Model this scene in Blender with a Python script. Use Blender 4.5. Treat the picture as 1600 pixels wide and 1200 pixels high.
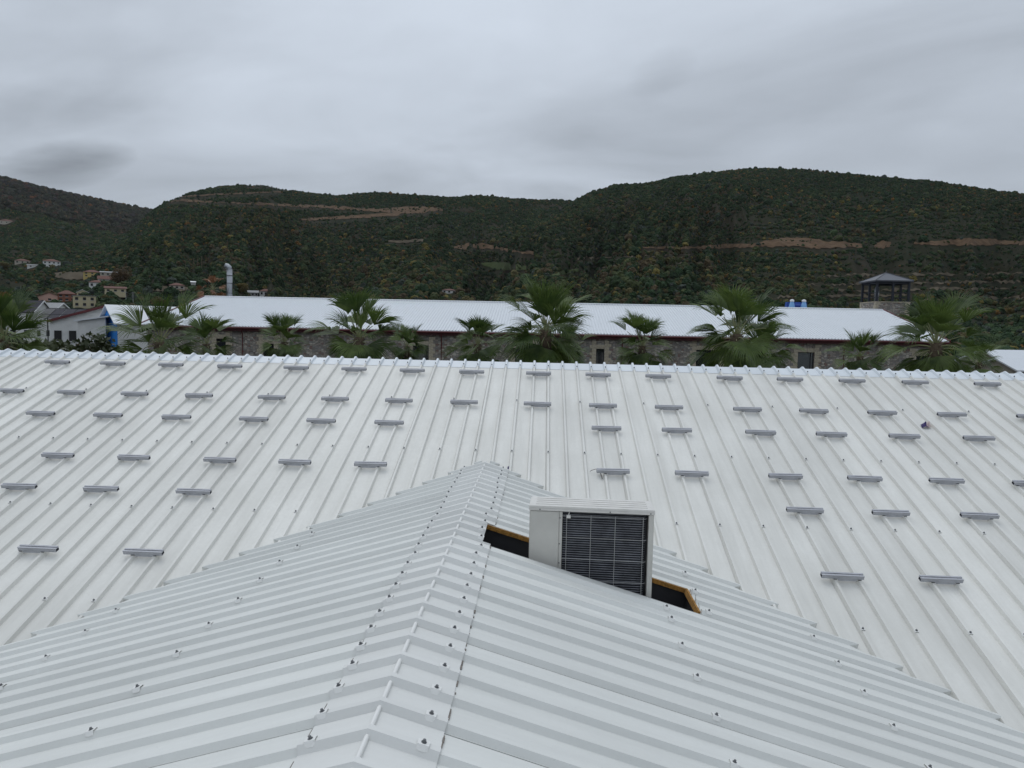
import bpy, bmesh, math, random
import numpy as np
from mathutils import Vector, Matrix

random.seed(7)
rng = np.random.default_rng(11)
scene = bpy.context.scene
for o in list(bpy.data.objects):
    bpy.data.objects.remove(o, do_unlink=True)
COL = scene.collection
R_ = math.radians

# ------------------------------------------------------------------ camera
ZC = 7.6                                   # eye height over the ground
FPX, YAW, PITCH, ROLL = 1156.8, R_(-2.320), R_(4.348), R_(1.214)   # focal length in px of a 1600 px wide frame
FW = np.array([math.sin(YAW)*math.cos(PITCH), math.cos(YAW)*math.cos(PITCH), -math.sin(PITCH)])
_r = np.array([math.cos(YAW), -math.sin(YAW), 0.0]); _u = np.cross(_r, FW)
RT = _r*math.cos(ROLL) + _u*math.sin(ROLL)
UP = -_r*math.sin(ROLL) + _u*math.cos(ROLL)
cd = bpy.data.cameras.new('camera'); cam = bpy.data.objects.new('camera', cd); COL.objects.link(cam)
cd.sensor_width = 36.0; cd.lens = 36.0*FPX/1600.0; cd.clip_start = 0.05; cd.clip_end = 20000
cam.matrix_world = Matrix(((RT[0], UP[0], -FW[0], 0), (RT[1], UP[1], -FW[1], 0), (RT[2], UP[2], -FW[2], ZC), (0, 0, 0, 1)))
scene.camera = cam

# ------------------------------------------------------------------ sky and sun (overcast)
SUN_EL, SUN_AZ = 58.0, -24.0              # compass direction measured from +Y towards +X
w = bpy.data.worlds.new('World'); scene.world = w; w.use_nodes = True
nt = w.node_tree; N = nt.nodes; L = nt.links
for n in list(N): N.remove(n)
out = N.new('ShaderNodeOutputWorld'); bg = N.new('ShaderNodeBackground'); bg.inputs['Strength'].default_value = 0.1
sky = N.new('ShaderNodeTexSky'); sky.sky_type = 'NISHITA'; sky.sun_disc = False
sky.sun_elevation = R_(SUN_EL); sky.sun_rotation = R_(SUN_AZ); sky.altitude = 200
tc = N.new('ShaderNodeTexCoord'); sep = N.new('ShaderNodeSeparateXYZ'); L.new(tc.outputs['Generated'], sep.inputs[0])
def M_(op, a, b=None, c=None, clamp=False):
    n = N.new('ShaderNodeMath'); n.operation = op; n.use_clamp = clamp
    for i, v in enumerate((a, b, c)):
        if v is None: continue
        if isinstance(v, (int, float)): n.inputs[i].default_value = v
        else: L.new(v, n.inputs[i])
    return n.outputs[0]
zz = M_('MAXIMUM', sep.outputs[2], 0.0)
den = M_('ADD', zz, 0.16)
cmb = N.new('ShaderNodeCombineXYZ')
L.new(M_('DIVIDE', sep.outputs[0], den), cmb.inputs[0]); L.new(M_('DIVIDE', sep.outputs[1], den), cmb.inputs[1])
mp = N.new('ShaderNodeMapping'); mp.inputs['Location'].default_value = (3.1, 1.7, 0.0); mp.inputs['Scale'].default_value = (0.8, 1.1, 1.0)
mp.inputs['Rotation'].default_value = (0, 0, 0.5)
L.new(cmb.outputs[0], mp.inputs[0])
n1 = N.new('ShaderNodeTexNoise'); n1.inputs['Scale'].default_value = 0.9; n1.inputs['Detail'].default_value = 6; n1.inputs['Roughness'].default_value = 0.5; n1.inputs['Distortion'].default_value = 1.1
L.new(mp.outputs[0], n1.inputs['Vector'])
n2 = N.new('ShaderNodeTexNoise'); n2.inputs['Scale'].default_value = 2.6; n2.inputs['Detail'].default_value = 5; n2.inputs['Distortion'].default_value = 0.4
L.new(mp.outputs[0], n2.inputs['Vector'])
cl = M_('ADD', M_('MULTIPLY', M_('SUBTRACT', n1.outputs[0], 0.5), 0.85), M_('MULTIPLY', M_('SUBTRACT', n2.outputs[0], 0.5), 0.22))
def cloudlet(u, v, su, sv, amt):
    """a soft darker cloud hanging in direction of the given point; returns its darkening"""
    d = FW + RT*(u-800)/FPX - UP*(v-600)/FPX; d = d/np.linalg.norm(d)
    rr = np.cross(d, [0, 0, 1.0]); rr /= np.linalg.norm(rr); uu = np.cross(rr, d)
    def dot(vec):
        n = N.new('ShaderNodeVectorMath'); n.operation = 'DOT_PRODUCT'; L.new(tc.outputs['Generated'], n.inputs[0]); n.inputs[1].default_value = tuple(vec); return n.outputs['Value']
    tilt = 0.35
    a = M_('DIVIDE', dot(rr - uu*(-tilt)), su); b = M_('DIVIDE', dot(uu - rr*tilt), sv)
    q = M_('ADD', M_('MULTIPLY', a, a), M_('MULTIPLY', b, b))
    q = M_('ADD', q, M_('MULTIPLY', M_('SUBTRACT', n2.outputs[0], 0.5), 1.6))
    front = M_('GREATER_THAN', dot(d), 0.5)
    return M_('MULTIPLY', M_('MULTIPLY', M_('SUBTRACT', 1.0, q, clamp=True), front), amt)
dk = M_('ADD', cloudlet(95, 258, 0.085, 0.03, 0.42), M_('ADD', cloudlet(1035, 112, 0.05, 0.03, 0.10), cloudlet(60, 170, 0.14, 0.035, 0.16)))
grad = M_('MULTIPLY', M_('ADD', M_('MULTIPLY', zz, 1.05), 1.0), 4.4)           # CIE-like overcast gradient
lum = M_('MULTIPLY', grad, M_('SUBTRACT', M_('ADD', 1.0, cl), dk))
cc = N.new('ShaderNodeCombineColor')
L.new(M_('MULTIPLY', lum, 0.905), cc.inputs[0]); L.new(M_('MULTIPLY', lum, 1.0), cc.inputs[1]); L.new(M_('MULTIPLY', lum, 1.13), cc.inputs[2])
mx = N.new('ShaderNodeMix'); mx.data_type = 'RGBA'; mx.inputs['Factor'].default_value = 0.97
L.new(sky.outputs[0], mx.inputs['A']); L.new(cc.outputs[0], mx.inputs['B'])
L.new(mx.outputs['Result'], bg.inputs['Color']); L.new(bg.outputs[0], out.inputs['Surface'])

sd = bpy.data.lights.new('sun', 'SUN'); sd.energy = 0.6; sd.angle = R_(40); sd.color = (1.0, 0.985, 0.95)
sun = bpy.data.objects.new('sun', sd); COL.objects.link(sun)
_d = Vector((math.sin(R_(SUN_AZ))*math.cos(R_(SUN_EL)), math.cos(R_(SUN_AZ))*math.cos(R_(SUN_EL)), math.sin(R_(SUN_EL))))
sun.rotation_euler = _d.to_track_quat('Z', 'Y').to_euler(); sun.location = (0, 0, 60)
vs = scene.view_settings; vs.view_transform = 'Standard'; vs.look = 'None'; vs.exposure = 0.0; vs.gamma = 1.0; vs.use_curve_mapping = False
scene.render.resolution_x = 1024; scene.render.resolution_y = 768

# ------------------------------------------------------------------ helpers
def ray(u, v): return FW + RT*(u-800)/FPX - UP*(v-600)/FPX
def atY(u, v, Y):
    r = ray(u, v); return r*(Y/r[1]) + np.array([0, 0, ZC])
def pix(P):
    P = np.asarray(P, float) - np.array([0, 0, ZC]); z = P@FW
    return 800 + FPX*(P@RT)/z, 600 - FPX*(P@UP)/z

def mat(name, col, rough=0.6, metal=0.0, var=0.0, vscale=3.0, bump=0.0, bscale=20.0, col2=None, spec=0.5, stretch=None, detail=6):
    m = bpy.data.materials.new(name); m.use_nodes = True
    t = m.node_tree; b = t.nodes['Principled BSDF']
    b.inputs['Base Color'].default_value = (*col, 1); b.inputs['Roughness'].default_value = rough
    b.inputs['Metallic'].default_value = metal; b.inputs['Specular IOR Level'].default_value = spec
    if var > 0 or col2 is not None or bump > 0:
        tcn = t.nodes.new('ShaderNodeTexCoord'); mpn = t.nodes.new('ShaderNodeMapping')
        t.links.new(tcn.outputs['Object'], mpn.inputs[0])
        if stretch: mpn.inputs['Scale'].default_value = stretch
    if var > 0 or col2 is not None:
        nz = t.nodes.new('ShaderNodeTexNoise'); nz.inputs['Scale'].default_value = vscale; nz.inputs['Detail'].default_value = detail; nz.inputs['Roughness'].default_value = 0.62
        t.links.new(mpn.outputs[0], nz.inputs['Vector'])
        cr = t.nodes.new('ShaderNodeValToRGB'); cr.color_ramp.elements[0].position = 0.34; cr.color_ramp.elements[1].position = 0.66
        c2 = col2 if col2 is not None else tuple(min(1, c*(1+var)) for c in col)
        c1 = col if col2 is not None else tuple(c*(1-var) for c in col)
        cr.color_ramp.elements[0].color = (*c1, 1); cr.color_ramp.elements[1].color = (*c2, 1)
        t.links.new(nz.outputs[0], cr.inputs[0]); t.links.new(cr.outputs[0], b.inputs['Base Color'])
    if bump > 0:
        nb = t.nodes.new('ShaderNodeTexNoise'); nb.inputs['Scale'].default_value = bscale; nb.inputs['Detail'].default_value = 4
        t.links.new(mpn.outputs[0], nb.inputs['Vector'])
        bm_ = t.nodes.new('ShaderNodeBump'); bm_.inputs['Strength'].default_value = bump; bm_.inputs['Distance'].default_value = 0.02
        t.links.new(nb.outputs[0], bm_.inputs['Height']); t.links.new(bm_.outputs[0], b.inputs['Normal'])
    return m

class MB:
    """collects faces of one mesh"""
    def __init__(s): s.v = []; s.f = []; s.m = []
    def add(s, vs, fs, mi=0):
        o = len(s.v); s.v += [tuple(map(float, p)) for p in vs]
        for f in fs: s.f.append(tuple(i+o for i in f)); s.m.append(mi)
    def box(s, c, d, mi=0, rot=None, taper=1.0):
        x, y, z = d[0]/2, d[1]/2, d[2]/2; t = taper
        vs = [(-x, -y, -z), (x, -y, -z), (x, y, -z), (-x, y, -z), (-x*t, -y*t, z), (x*t, -y*t, z), (x*t, y*t, z), (-x*t, y*t, z)]
        if rot is not None: vs = [rot @ Vector(p) for p in vs]
        vs = [(p[0]+c[0], p[1]+c[1], p[2]+c[2]) for p in vs]
        s.add(vs, [(0, 3, 2, 1), (4, 5, 6, 7), (0, 1, 5, 4), (1, 2, 6, 5), (2, 3, 7, 6), (3, 0, 4, 7)], mi)
    def frame(s, c, ax, ay, az, mi=0):
        """box from half-axis vectors"""
        c, ax, ay, az = (np.asarray(q, float) for q in (c, ax, ay, az))
        vs = [c+sx*ax+sy*ay+sz*az for sz in (-1, 1) for sx, sy in ((-1, -1), (1, -1), (1, 1), (-1, 1))]
        s.add(vs, [(0, 3, 2, 1), (4, 5, 6, 7), (0, 1, 5, 4), (1, 2, 6, 5), (2, 3, 7, 6), (3, 0, 4, 7)], mi)
    def tube(s, pts, rad, n=8, mi=0, cap=True):
        pts = [np.asarray(p, float) for p in pts]
        if not hasattr(rad, '__len__'): rad = [rad]*len(pts)
        o = len(s.v); prev = None
        for i, p in enumerate(pts):
            t = pts[min(i+1, len(pts)-1)] - pts[max(i-1, 0)]; t = t/(np.linalg.norm(t)+1e-12)
            a = np.array([0, 0, 1.0]) if abs(t[2]) < 0.9 else np.array([1.0, 0, 0])
            if prev is not None: a = prev
            x = np.cross(a, t); x /= np.linalg.norm(x)+1e-12; y = np.cross(t, x); prev = y if False else a
            for k in range(n):
                q = 2*math.pi*k/n; s.v.append(tuple(p + rad[i]*(math.cos(q)*x + math.sin(q)*y)))
        for i in range(len(pts)-1):
            for k in range(n):
                a, b = o+i*n+k, o+i*n+(k+1) % n
                s.f.append((a, b, b+n, a+n)); s.m.append(mi)
        if cap:
            s.f.append(tuple(o+k for k in range(n))[::-1]); s.m.append(mi)
            s.f.append(tuple(o+(len(pts)-1)*n+k for k in range(n))); s.m.append(mi)
    def mesh(s, name, mats, smooth=False):
        me = bpy.data.meshes.new(name); me.from_pydata(s.v, [], s.f)
        for m in (mats if isinstance(mats, (list, tuple)) else [mats]): me.materials.append(m)
        me.polygons.foreach_set('material_index', s.m)
        if smooth: me.polygons.foreach_set('use_smooth', [True]*len(s.f))
        me.update(); return me

def obj(name, me, parent=None, loc=(0, 0, 0), rz=0.0, mw=None):
    o = bpy.data.objects.new(name, me); COL.objects.link(o)
    if mw is not None: o.matrix_local = mw
    else: o.location = loc; o.rotation_euler = (0, 0, rz)
    if parent is not None: o.parent = parent
    return o
def tag(o, label=None, cat=None, group=None, kind=None):
    if label: o['label'] = label
    if cat: o['category'] = cat
    if group: o['group'] = group
    if kind: o['kind'] = kind
    return o
def thing(name, label, cat, loc=(0, 0, 0), rz=0.0, group=None, mw=None):
    o = obj(name, None, None, loc, rz, mw); o.empty_display_size = 0.1
    return tag(o, label, cat, group)
ORD = ['first', 'second', 'third', 'fourth', 'fifth', 'sixth', 'seventh', 'eighth', 'ninth', 'tenth', 'eleventh', 'twelfth', 'thirteenth', 'fourteenth', 'fifteenth', 'sixteenth', 'seventeenth']

# value noise in numpy
_lat = rng.random((256, 256))
def vnoise(x, y):
    xi = np.floor(x).astype(int); yi = np.floor(y).astype(int); fx = x-xi; fy = y-yi
    fx = fx*fx*(3-2*fx); fy = fy*fy*(3-2*fy)
    a = _lat[xi % 256, yi % 256]; b = _lat[(xi+1) % 256, yi % 256]; c = _lat[xi % 256, (yi+1) % 256]; d = _lat[(xi+1) % 256, (yi+1) % 256]
    return (a*(1-fx)+b*fx)*(1-fy) + (c*(1-fx)+d*fx)*fy
def fbm(x, y, o=4):
    s = 0; a = 0.5; t = 0
    for i in range(o):
        s = s + a*vnoise(x*2**i+17*i, y*2**i+31*i); t += a; a *= 0.5
    return s/t

# ------------------------------------------------------------------ materials
def roof_mat(name, base, stain, rough, stretch, seed=0.0, amount=0.5):
    m = bpy.data.materials.new(name); m.use_nodes = True; t = m.node_tree; nn = t.nodes; b = nn['Principled BSDF']
    tcn = nn.new('ShaderNodeTexCoord')
    def noise(scale, vec_scale, det=6, rgh=0.6, off=0.0):
        mp_ = nn.new('ShaderNodeMapping'); mp_.inputs['Scale'].default_value = vec_scale; mp_.inputs['Location'].default_value = (seed+off, seed*1.7, 0.3)
        t.links.new(tcn.outputs['Object'], mp_.inputs[0])
        z = nn.new('ShaderNodeTexNoise'); z.inputs['Scale'].default_value = scale; z.inputs['Detail'].default_value = det; z.inputs['Roughness'].default_value = rgh
        t.links.new(mp_.outputs[0], z.inputs['Vector']); return z.outputs[0]
    def ramp(v, p0, p1, c0=(0, 0, 0, 1), c1=(1, 1, 1, 1)):
        r = nn.new('ShaderNodeValToRGB'); r.color_ramp.elements[0].position = p0; r.color_ramp.elements[1].position = p1
        r.color_ramp.elements[0].color = c0; r.color_ramp.elements[1].color = c1
        t.links.new(v, r.inputs[0]); return r.outputs[0]
    big = ramp(noise(0.9, (1, 1, 1), 5), 0.38, 0.68)                      # broad dirt
    streak = ramp(noise(5.0, stretch, 6, 0.7, 4.0), 0.42, 0.75)           # dirt washed down the slope
    fine = ramp(noise(26.0, (1, 1, 1), 5, 0.7, 9.0), 0.35, 0.7)           # mottled fine dust
    spots = ramp(noise(60.0, (1, 1, 1), 2, 0.5, 2.0), 0.73, 0.78)         # small specks
    def mixc(f, a, bb):
        x = nn.new('ShaderNodeMix'); x.data_type = 'RGBA'
        if isinstance(f, float): x.inputs['Factor'].default_value = f
        else: t.links.new(f, x.inputs['Factor'])
        for k, q in (('A', a), ('B', bb)):
            if isinstance(q, tuple): x.inputs[k].default_value = (*q, 1)
            else: t.links.new(q, x.inputs[k])
        return x.outputs['Result']
    def mul(a, f):
        x = nn.new('ShaderNodeMath'); x.operation = 'MULTIPLY'; t.links.new(a, x.inputs[0]); x.inputs[1].default_value = f; return x.outputs[0]
    c = mixc(mul(big, amount*0.55), base, stain)
    c = mixc(mul(streak, amount*0.8), c, tuple(q*0.93 for q in stain))
    c = mixc(mul(fine, amount*0.3), c, tuple(q*1.02 for q in stain))
    c = mixc(mul(spots, amount*0.45), c, tuple(q*0.6 for q in stain))
    oi = nn.new('ShaderNodeObjectInfo'); mr_ = nn.new('ShaderNodeMapRange'); t.links.new(oi.outputs['Random'], mr_.inputs[0]); mr_.inputs[3].default_value = 0.955; mr_.inputs[4].default_value = 1.045
    vm = nn.new('ShaderNodeVectorMath'); vm.operation = 'SCALE'; t.links.new(c, vm.inputs[0]); t.links.new(mr_.outputs[0], vm.inputs['Scale']); c = vm.outputs[0]
    t.links.new(c, b.inputs['Base Color'])
    rr = nn.new('ShaderNodeMapRange'); t.links.new(fine, rr.inputs[0]); rr.inputs[3].default_value = rough-0.06; rr.inputs[4].default_value = rough+0.12
    t.links.new(rr.outputs[0], b.inputs['Roughness'])
    bp = nn.new('ShaderNodeBump'); bp.inputs['Strength'].default_value = 0.4; bp.inputs['Distance'].default_value = 0.014
    t.links.new(noise(2.2, (1, 1, 1), 3, 0.5, 7.0), bp.inputs['Height']); t.links.new(bp.outputs[0], b.inputs['Normal'])
    return m

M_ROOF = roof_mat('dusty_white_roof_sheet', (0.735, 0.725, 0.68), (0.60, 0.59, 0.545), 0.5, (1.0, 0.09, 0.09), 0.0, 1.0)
M_CROSS = roof_mat('pale_blue_white_roof_sheet', (0.695, 0.70, 0.668), (0.60, 0.605, 0.575), 0.46, (0.09, 1.0, 0.09), 5.0, 0.8)
M_CROSSCAP = roof_mat('white_ridge_cap_sheet', (0.71, 0.71, 0.68), (0.61, 0.61, 0.585), 0.44, (0.09, 1.0, 0.09), 8.0, 0.5)
M_CAP = roof_mat('clean_white_ridge_sheet', (0.68, 0.715, 0.74), (0.60, 0.635, 0.66), 0.4, (1, 0.2, 0.2), 3.0, 0.4)
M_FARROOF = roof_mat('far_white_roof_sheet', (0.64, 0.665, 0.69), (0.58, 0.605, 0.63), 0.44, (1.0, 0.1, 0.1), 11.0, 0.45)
M_FOAM = mat('ochre_foam', (0.33, 0.165, 0.035), 0.9, var=0.35, vscale=30, bump=0.6, bscale=60)
M_WASHER = mat('white_washer', (0.75, 0.745, 0.715), 0.45)
M_SCREW = mat('grey_screw', (0.15, 0.155, 0.16), 0.45, 0.5)
M_ALU = mat('aluminium_rail', (0.42, 0.425, 0.45), 0.6, 0.25, var=0.1, vscale=14)
M_ALUDK = mat('aluminium_hollow_shade', (0.10, 0.10, 0.115), 0.6, 0.3)  # darker copy of the rail metal, shade of the open ends put into the colour
M_RUBBER = mat('black_rubber', (0.02, 0.02, 0.022), 0.8)
M_TAR = mat('dark_sealant', (0.17, 0.15, 0.13), 0.85, var=0.5, vscale=40)
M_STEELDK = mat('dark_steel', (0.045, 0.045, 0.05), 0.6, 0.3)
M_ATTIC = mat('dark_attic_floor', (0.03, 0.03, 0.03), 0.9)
M_WALLPL = mat('pale_plaster', (0.55, 0.53, 0.48), 0.9, var=0.08)

# ------------------------------------------------------------------ geometry of the near building
ALPHA = R_(19.25); RIDGE_Y, RIDGE_Z = 13.319, ZC-0.622         # pan level of the main ridge
BETA = R_(16.4); CX, CZ = -0.722, ZC-1.80                     # pan level of the cross ridge
PIT = 0.25; CPIT = 0.248; CY0 = 3.345
mN = np.array([0, -math.sin(ALPHA), math.cos(ALPHA)]); mL = np.array([0, -math.cos(ALPHA), -math.sin(ALPHA)])
mD = mN @ np.array([0, RIDGE_Y, RIDGE_Z])
def main_pt(x, s, h=0.0): return np.array([x, RIDGE_Y, RIDGE_Z]) + mL*s + mN*h
def rib_profile(n, pitch, base, top, h, gap, off=None):
    """(w, h) outline of a sheet; off is the distance from its edge to the middle of the first rib"""
    pts = [(gap, 0.0)]
    for k in range(n):
        c = (0.5*pitch if off is None else off)+k*pitch
        pts += [(c-base, 0.0), (c-top, h), (c+top, h), (c+base, 0.0)]
    pts.append((n*pitch-gap, 0.0)); return pts

def sheet(mb, O, W, Ld, Nn, prof, l0, l1, thick, mi=0, under=None):
    """profiled sheet: prof is (w, h); l0, l1 functions of (w, h) or numbers"""
    O, W, Ld, Nn = (np.asarray(q, float) for q in (O, W, Ld, Nn))
    f0 = l0 if callable(l0) else (lambda w_, h_: l0); f1 = l1 if callable(l1) else (lambda w_, h_: l1)
    n = len(prof); vs = []
    for (w_, h_) in prof: vs.append(O+W*w_+Nn*h_+Ld*f0(w_, h_))
    for (w_, h_) in prof: vs.append(O+W*w_+Nn*h_+Ld*f1(w_, h_))
    for (w_, h_) in prof:
        hu = (h_-thick) if under is None else under
        vs.append(O+W*w_+Nn*hu+Ld*f0(w_, h_))
    for (w_, h_) in prof:
        hu = (h_-thick) if under is None else under
        vs.append(O+W*w_+Nn*hu+Ld*f1(w_, h_))
    fs = []
    for i in range(n-1):
        fs += [(i, i+1, n+i+1, n+i), (2*n+i, 3*n+i, 3*n+i+1, 2*n+i+1), (i, 2*n+i, 2*n+i+1, i+1), (n+i, n+i+1, 3*n+i+1, 3*n+i)]
    fs += [(0, n, 3*n, 2*n), (n-1, 3*n-1, 4*n-1, 2*n-1)]
    mb.add(vs, fs, mi)

def fix_normals(me):
    bm = bmesh.new(); bm.from_mesh(me); bmesh.ops.recalc_face_normals(bm, faces=bm.faces); bm.to_mesh(me); bm.free()

bld = thing('warehouse_building', 'near warehouse under ribbed white sheet roofs, one gable roof crossing the other', 'building', (0, 0, 0))

# saddle washer with screw: sits over a rib crest, local x across the rib, local y along the rib, z out of the roof
def washer_mesh(top, base, h, half, name, low=0.55, rise=0.0):
    mb = MB(); t = 0.003
    xs = [(-(top+(base-top)*low), h*(1-low)), (-top-0.002, h+t), (top+0.002, h+t), (top+(base-top)*low, h*(1-low))]
    q = []
    for y in (-half, -half*0.55, half*0.55, half):
        k = 0.86 if abs(y) == half else 1.0
        for i, (x, z) in enumerate(xs): q.append((x*k if i in (0, 3) else x, y, (z+h*0.12*(1-k)*4 if i in (0, 3) else z)+0.002))
    fs = [(r*4+i, r*4+i+1, r*4+i+5, r*4+i+4) for r in range(3) for i in range(3)]
    mb.add(q, fs, 0)
    sgn = [(x*1.10, y*1.08, z+0.003) for (x, y, z) in q]
    mb.add(sgn, fs, 0)
    rim = [0, 1, 2, 3, 7, 11, 15, 14, 13, 12, 8, 4]; o = 0
    mb.add([q[i] for i in rim]+[sgn[i] for i in rim], [(i, (i+1) % 12, 12+(i+1) % 12, 12+i) for i in range(12)], 0)
    mb.tube([(0, 0, h+0.004), (0, 0, h+0.010)], 0.0125, 10, 1); mb.tube([(0, 0, h+0.010), (0, 0, h+0.021)], [0.0085, 0.007], 6, 1)
    me = mb.mesh(name, [M_WASHER, M_SCREW]); return me
RB, RTOP, RH = 0.027, 0.013, 0.039       # main roof rib: half base, half crest, height
CB, CT, CH = 0.037, 0.015, 0.033         # cross roof rib
ME_WM = washer_mesh(RTOP, RB, RH, 0.018, 'saddle_washer_small', 0.4)
ME_WC = washer_mesh(CT, CB, CH, 0.024, 'saddle_washer', 0.62)

def place_washer(me, P, x, y, z, parent, s=1.0):
    x, y, z = (np.asarray(q, float)*s for q in (x, y, z))
    mw = Matrix(((x[0], y[0], z[0], P[0]), (x[1], y[1], z[1], P[1]), (x[2], y[2], z[2], P[2]), (0, 0, 0, 1)))
    return obj('saddle_washer', me, parent, mw=mw)

# ---- main roof, slope facing the camera: sheets of 1 m with four ribs
RIB_PH = 0.433*PIT; OFF = RB+0.004; COFF = CB+0.009      # sheets lap at the foot of a rib
def valley_s(x): return (RIDGE_Z-CZ + abs(x-CX)*math.tan(BETA))/math.sin(ALPHA)
prof4 = rib_profile(4, PIT, RB, RTOP, RH, 0.0015, OFF)
panels = {}
for j in range(-17, 16):
    x0 = RIB_PH - OFF + j*4*PIT
    pr = list(prof4)
    cxl = CX - x0
    if 0.003 < cxl < 0.997 and all(abs(cxl-w_) > 0.004 for w_, _ in pr):
        for i in range(len(pr)-1):
            if pr[i][0] < cxl < pr[i+1][0]:
                f = (cxl-pr[i][0])/(pr[i+1][0]-pr[i][0]); pr.insert(i+1, (cxl, pr[i][1]+f*(pr[i+1][1]-pr[i][1]))); break
    mb = MB()
    sheet(mb, (x0, RIDGE_Y, RIDGE_Z), (1, 0, 0), mL, mN, pr, 0.05, lambda w_, h_: min(12.7, valley_s(x0+w_)+0.22), 0.05, under=-0.05)
    me = mb.mesh('roof_panel', M_ROOF); fix_normals(me); panels[j] = obj('roof_panel', me, bld)
prof_back = rib_profile(4, PIT, RB, RTOP, RH, 0.0015, OFF)
mLb = np.array([0, math.cos(ALPHA), -math.sin(ALPHA)]); mNb = np.array([0, math.sin(ALPHA), math.cos(ALPHA)])
mb = MB(); sheet(mb, (0, 0, 0), (1, 0, 0), mLb, mNb, prof_back, 0.05, 12.7, 0.05, under=-0.05)
me_back = mb.mesh('roof_panel_back', M_ROOF); fix_normals(me_back)
for j in range(-17, 16): obj('roof_panel', me_back, bld, (RIB_PH-OFF+j*4*PIT, RIDGE_Y, RIDGE_Z))

# ridge cap pieces of the main roof with ribs folded over the ridge
cap_prof = [(max(w_, -0.001+0.0005*i), h_+0.005) for i, (w_, h_) in enumerate(rib_profile(4, PIT, RB+0.002, RTOP+0.002, RH-0.003, 0.0005, OFF))]
mb = MB()
sheet(mb, (0, 0, 0), (1, 0, 0), mL, mN, cap_prof, lambda w_, h_: -h_*math.tan(ALPHA), 0.30, 0.003)
sheet(mb, (0, 0, 0), (1, 0, 0), mLb, mNb, cap_prof, lambda w_, h_: -h_*math.tan(ALPHA), 0.30, 0.003)
me_cap = mb.mesh('ridge_cap', M_CAP); fix_normals(me_cap)
ME_RS = MB(); ME_RS.tube([(0, 0, 0.0), (0, 0, 0.006)], 0.012, 8, 0); ME_RS.tube([(0, 0, 0.006), (0, 0, 0.018)], 0.007, 6, 0); ME_RS = ME_RS.mesh('roof_screw', M_SCREW)
for j in range(-17, 16):
    c = obj('ridge_cap', me_cap, bld, (RIB_PH-OFF+j*4*PIT, RIDGE_Y, RIDGE_Z))
    for k in range(4):
        P = mL*0.262 + mN*(RH+0.014) + np.array([OFF+k*PIT, 0, 0])
        mw = Matrix(((1, 0, mN[0], P[0]), (0, -mL[1], mN[1], P[1]), (0, -mL[2], mN[2], P[2]), (0, 0, 0, 1)))
        obj('roof_screw', ME_RS, c, mw=mw)
# washers on the ribs of the main roof
for s_, step, ph in ((1.715, 4, 0), (3.38, 2, 0), (5.02, 2, 0), (6.69, 2, 0)):
    for r in range(-44, 42):
        if (r - (0 if step == 2 else 2)) % step: continue
        x = RIB_PH + r*PIT
        if s_ > valley_s(x)-0.12: continue
        if abs(x) > 11.5: continue
        j = math.floor(r/4); 
        place_washer(ME_WM, main_pt(x, s_), (1, 0, 0), -mL, mN, panels[j])

# ---- cross roof
bL = {1: np.array([math.cos(BETA), 0, -math.sin(BETA)]), -1: np.array([-math.cos(BETA), 0, -math.sin(BETA)])}
bN = {1: np.array([math.sin(BETA), 0, math.cos(BETA)]), -1: np.array([-math.sin(BETA), 0, math.cos(BETA)])}
def cross_pt(side, y, l, h=0.0): return np.array([CX, y, CZ]) + bL[side]*l + bN[side]*h
def valley_l(side, y, h):
    P = np.array([CX, y, CZ]) + bN[side]*h
    return (mD+0.035 - mN@P)/(mN@bL[side])
HX0, HX1, HY1 = -0.49, 1.425, 6.925                            # opening in the right hand slope
cprof = rib_profile(4, CPIT, CB, CT, CH, 0.0045, COFF)
def interp_prof(pr, w_):
    for (a, ha), (b, hb) in zip(pr[:-1], pr[1:]):
        if a <= w_ <= b: return ha + (hb-ha)*(w_-a)/(b-a)
cpanels = {}
for side in (-1, 1):
    for j in range(-8, 7):
        # a sheet's edge lies at the near foot of its overlapping rib
        y0 = CY0 - COFF + j*4*CPIT
        pr = list(cprof)
        mb = MB()
        lend = lambda w_, h_: max(0.06, min(9.5, valley_l(side, y0+w_, h_)))
        far_w = None
        pr2 = [q for q in pr if valley_l(side, y0+q[0], q[1]) > 0.07]
        if len(pr2) < 3: continue
        if side == 1 and j == 3:
            wa = COFF-CB-0.002; wb = HY1-y0
            P1 = [q for q in pr2 if q[0] < wa] + [(wa, interp_prof(pr2, wa))]
            P2 = [(wa, interp_prof(pr2, wa))] + [q for q in pr2 if wa < q[0] < wb] + [(wb, interp_prof(pr2, wb))]
            P3 = [(wb, interp_prof(pr2, wb))] + [q for q in pr2 if q[0] > wb]
            la, lb = (HX0-CX)/math.cos(BETA), (HX1-CX)/math.cos(BETA)
            O = (CX, y0, CZ); A = (O, (0, 1, 0), bL[side], bN[side])
            if len(P1) > 1: sheet(mb, *A, P1, 0.05, lend, 0.05, under=-0.05)
            sheet(mb, *A, P2, 0.05, la, 0.05, under=-0.05); sheet(mb, *A, P2, lb, lend, 0.05, under=-0.05)
            sheet(mb, *A, P3, 0.05, lend, 0.05, under=-0.05)
        else:
            sheet(mb, (CX, y0, CZ), (0, 1, 0), bL[side], bN[side], pr2, 0.05, lend, 0.05, under=-0.05)
        me = mb.mesh('roof_panel', M_CROSS); fix_normals(me); cpanels[(side, j)] = obj('roof_panel', me, bld)

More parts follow.
